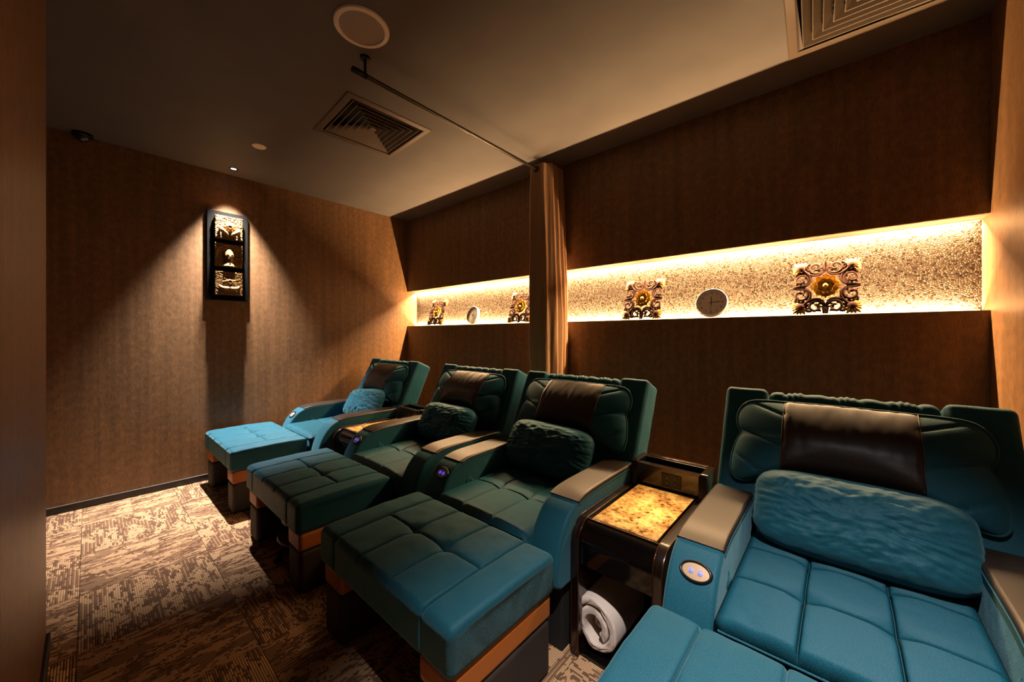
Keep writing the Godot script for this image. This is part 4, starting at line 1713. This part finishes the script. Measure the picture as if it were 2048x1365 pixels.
func make_curtain() -> void:
	# rod
	var r := thing("curtain_rod", "thin dark metal curtain rod under the ceiling running to the curtain", "curtain rod", Vector3(-1.787, 2.51, 0))
	var m := Mb.new()
	m.xf = Transform3D(Basis(Vector3.RIGHT, PI / 2), Vector3.ZERO)
	lathe(m, PackedVector2Array([Vector2(0, 0.012), Vector2(0.011, 0.012), Vector2(0.011, 1.66), Vector2(0, 1.66)]), 18)
	obj("pole", m.mesh(40.0), M["dark steel"], r)
	var e := Mb.new()
	e.xf = m.xf
	lathe(e, PackedVector2Array([Vector2(0.011, 1.645), Vector2(0.015, 1.648), Vector2(0.015, 1.665), Vector2(0.0135, 1.667), Vector2(0.0135, 1.671), Vector2(0.015, 1.673), Vector2(0.015, 1.682), Vector2(0.0135, 1.684), Vector2(0.0135, 1.688), Vector2(0.0155, 1.69), Vector2(0.0155, 1.716), Vector2(0.013, 1.722), Vector2(0, 1.722)]), 22)
	obj("end_cap", e.mesh(40.0), M["black steel"], r)
	var st := Mb.new()
	lathe(st, PackedVector2Array([Vector2(0.007, 0.008), Vector2(0.007, 0.078), Vector2(0.024, 0.080), Vector2(0.026, 0.086), Vector2(0.026, 0.090)]), 20)
	st.xf = Transform3D.IDENTITY
	var s := obj("ceiling_bracket", st.mesh(40.0), M["black steel"], r)
	s.position = Vector3(0, 0, 1.655)
	# curtain, gathered in flat folds against the wall
	var t := thing("curtain", "brown woven curtain gathered in folds between the recliners at the niche wall", "curtain", Vector3(-1.787, 0, 0))
	var folds := [Vector2(0.070, 0.018), Vector2(0.104, 0.040), Vector2(0.088, 0.066), Vector2(0.112, 0.088), Vector2(0.092, 0.112), Vector2(0.116, 0.140), Vector2(0.094, 0.166), Vector2(0.108, 0.194), Vector2(0.072, 0.222), Vector2(0.060, 0.248), Vector2(0.0, 0.254), Vector2(-0.066, 0.250), Vector2(-0.048, 0.205), Vector2(-0.066, 0.165), Vector2(-0.046, 0.125), Vector2(-0.062, 0.085), Vector2(-0.044, 0.045), Vector2(-0.055, 0.018)]
	var path := spline(folds, 10)
	var out := PackedVector2Array()
	for i in path.size():
		var d: Vector2 = (path[mini(i + 1, path.size() - 1)] - path[maxi(i - 1, 0)]).normalized()
		out.push_back(path[i] + Vector2(-d.y, d.x) * 0.0014)
	for i in range(path.size() - 1, -1, -1):
		var d: Vector2 = (path[mini(i + 1, path.size() - 1)] - path[maxi(i - 1, 0)]).normalized()
		out.push_back(path[i] - Vector2(-d.y, d.x) * 0.0014)
	if not Geometry2D.is_polygon_clockwise(out):
		out.reverse()
	var wob := fnl(121, 1.2, 2)
	var cm := Mb.new()
	var g := []
	var len_ := PackedFloat32Array([0.0])
	for i in range(1, out.size()):
		len_.push_back(len_[i - 1] + out[i].distance_to(out[i - 1]))
	var nh := 26
	for j in nh + 1:
		var y := lerpf(0.03, 2.545, float(j) / nh)
		var row := PackedVector3Array()
		var open := 1.0 + 0.30 * sin(PI * clampf((2.5 - y) / 2.6, 0, 1))
		for q in out:
			var x: float = q.x * open + 0.022 * clampf((2.4 - y) / 1.6, 0, 1) + 0.008 * wob.get_noise_2d(q.y * 18.0, y * 1.2)
			row.push_back(Vector3(x, y, maxf(q.y + 0.006 * wob.get_noise_2d(q.x * 20.0 + 5.0, y), 0.014)))
		g.append(row)
	for j in nh:
		for i in out.size():
			var k := (i + 1) % out.size()
			var u0 := len_[i] / 0.16
			var u1 := len_[k] / 0.16 if k else u0
			var v0: float = g[j][i].y / 0.16
			var v1: float = g[j + 1][i].y / 0.16
			cm.quad(g[j][i], g[j][k], g[j + 1][k], g[j + 1][i], Vector2(u0, v0), Vector2(u1, v0), Vector2(u1, v1), Vector2(u0, v1))
	obj("cloth", cm.mesh(75.0), M["woven brown curtain"], t)
	var gr := Mb.new()
	for z in [0.2545, 0.188, 0.125, 0.075]:
		gr.xf = Transform3D(Basis.IDENTITY, Vector3(0, 2.51, z))
		var p := PackedVector3Array()
		for i in 24:
			p.push_back(Vector3(cos(TAU * i / 24.0) * 0.0205, sin(TAU * i / 24.0) * 0.0205, 0))
		tube(gr, p, 0.0055, 8, true)
	obj("grommets", gr.mesh(), M["black steel"], t)


# =====================================================================================
# ceiling
# =====================================================================================
func ceiling_things() -> void:
	var d0 := make_diffuser("square bronze air diffuser in the ceiling left of the curtain rod")
	d0.position = Vector3(-2.372, CEIL, 1.303)
	d0.rotation.y = deg_to_rad(-2.6)
	var d1 := copy(d0, Vector3(0.098, CEIL, 0.505), "square air diffuser cut off by the top edge, above the right end of the niche")
	d1.rotation.y = deg_to_rad(2.4)
	# loudspeaker
	var s := thing("ceiling_speaker", "round cream ceiling loudspeaker above the end of the curtain rod", "speaker", Vector3(-1.622, CEIL, 1.755))
	var r := Mb.new()
	r.xf = Transform3D(Basis(Vector3.RIGHT, PI), Vector3.ZERO)
	lathe(r, PackedVector2Array([Vector2(0.119, -0.004), Vector2(0.119, 0.002), Vector2(0.115, 0.007), Vector2(0.099, 0.009), Vector2(0.096, 0.006), Vector2(0.096, 0.0)]), 56)
	obj("rim", r.mesh(40.0), M["cream plastic"], s)
	var g := Mb.new()
	g.xf = r.xf
	lathe(g, PackedVector2Array([Vector2(0.0965, 0.004), Vector2(0.05, 0.0075), Vector2(0, 0.0085)]), 48)
	obj("grille", g.mesh(), M["perforated grille"], s)
	# blank cover
	var c := Mb.new()
	c.xf = r.xf
	lathe(c, PackedVector2Array([Vector2(0.044, -0.004), Vector2(0.044, 0.002), Vector2(0.040, 0.005), Vector2(0, 0.006)]), 36)
	var co := obj("ceiling_cover", c.mesh(40.0), M["cream plastic"])
	co.position = Vector3(-3.212, CEIL, 1.742)
	tag(co, "small round cream cover on the ceiling between the air diffuser and the spotlight", "cover plate")
	# downlights
	var l0 := make_downlight("small bright recessed spotlight in the ceiling above the gold relief")
	l0.position = SPOT_A
	copy(l0, SPOT_B, "small recessed spotlight in the ceiling over the foreground recliner, out of view")
	# camera dome
	var k := thing("dome_camera", "small black dome camera in the ceiling corner above the left wall", "security camera", Vector3(-3.925, CEIL, 2.60))
	var b := Mb.new()
	b.xf = r.xf
	lathe(b, PackedVector2Array([Vector2(0.052, -0.002), Vector2(0.052, 0.018), Vector2(0.046, 0.024), Vector2(0.038, 0.024)]), 32)
	obj("mount", b.mesh(40.0), M["black steel"], k)
	var dm := Mb.new()
	dm.xf = r.xf
	var prof := PackedVector2Array()
	for i in 9:
		prof.push_back(Vector2(cos(PI / 2 * i / 8.0) * 0.038, 0.022 + sin(PI / 2 * i / 8.0) * 0.036))
	lathe(dm, prof, 32)
	obj("dome", dm.mesh(), M["smoked dome"], k)


func make_diffuser(label: String) -> Node3D:
	var t := thing("air_diffuser", label, "air vent", Vector3.ZERO, "square ceiling air diffusers")
	var m: Material = M["bronze painted metal"]
	# square rings given by profiles of (half size, height): flange, then sloping blades that flare outward as they come down
	var ring := func(b: Mb, prof: Array) -> void:
		var n := prof.size()
		for i in n:
			var p: Vector2 = prof[i]
			var q: Vector2 = prof[(i + 1) % n]
			for k in 4:
				var r := Basis(Vector3.UP, PI / 2 * k)
				b.quad(r * Vector3(-p.x, p.y, p.x), r * Vector3(-q.x, q.y, q.x), r * Vector3(q.x, q.y, q.x), r * Vector3(p.x, p.y, p.x))
	var f := Mb.new()
	ring.call(f, [Vector2(0.282, 0.002), Vector2(0.282, -0.003), Vector2(0.278, -0.007), Vector2(0.246, -0.010), Vector2(0.240, -0.006), Vector2(0.240, 0.03)])
	obj("flange", f.mesh(30.0), m, t)
	for i in 6:
		var h := 0.222 - i * 0.036
		var b := Mb.new()
		ring.call(b, [Vector2(h - 0.030, 0.034), Vector2(h, -0.004), Vector2(h + 0.0035, -0.005), Vector2(h + 0.0035, -0.0035), Vector2(h - 0.026, 0.034)])
		obj("louvre", b.mesh(30.0), m, t)
	var pl := Mb.new()
	ring.call(pl, [Vector2(0.0005, 0.02), Vector2(0.0005, -0.004), Vector2(0.018, -0.004), Vector2(0.022, 0.0), Vector2(0.006, 0.02)])
	obj("centre_piece", pl.mesh(30.0), m, t)
	return t


func make_downlight(label: String) -> Node3D:
	var t := thing("downlight", label, "downlight", Vector3.ZERO, "recessed spotlights")
	var turn := Transform3D(Basis(Vector3.RIGHT, PI), Vector3.ZERO)
	var r := Mb.new()
	r.xf = turn
	lathe(r, PackedVector2Array([Vector2(0.034, -0.004), Vector2(0.034, 0.001), Vector2(0.031, 0.0035), Vector2(0.022, 0.003), Vector2(0.020, 0.0)]), 32)
	obj("trim_ring", r.mesh(40.0), M["black steel"], t)
	var g := Mb.new()
	g.xf = turn
	lathe(g, PackedVector2Array([Vector2(0.020, 0.0), Vector2(0.012, 0.003), Vector2(0, 0.004)]), 24)
	obj("lens", g.mesh(), M["white lamp glow"], t)
	return t
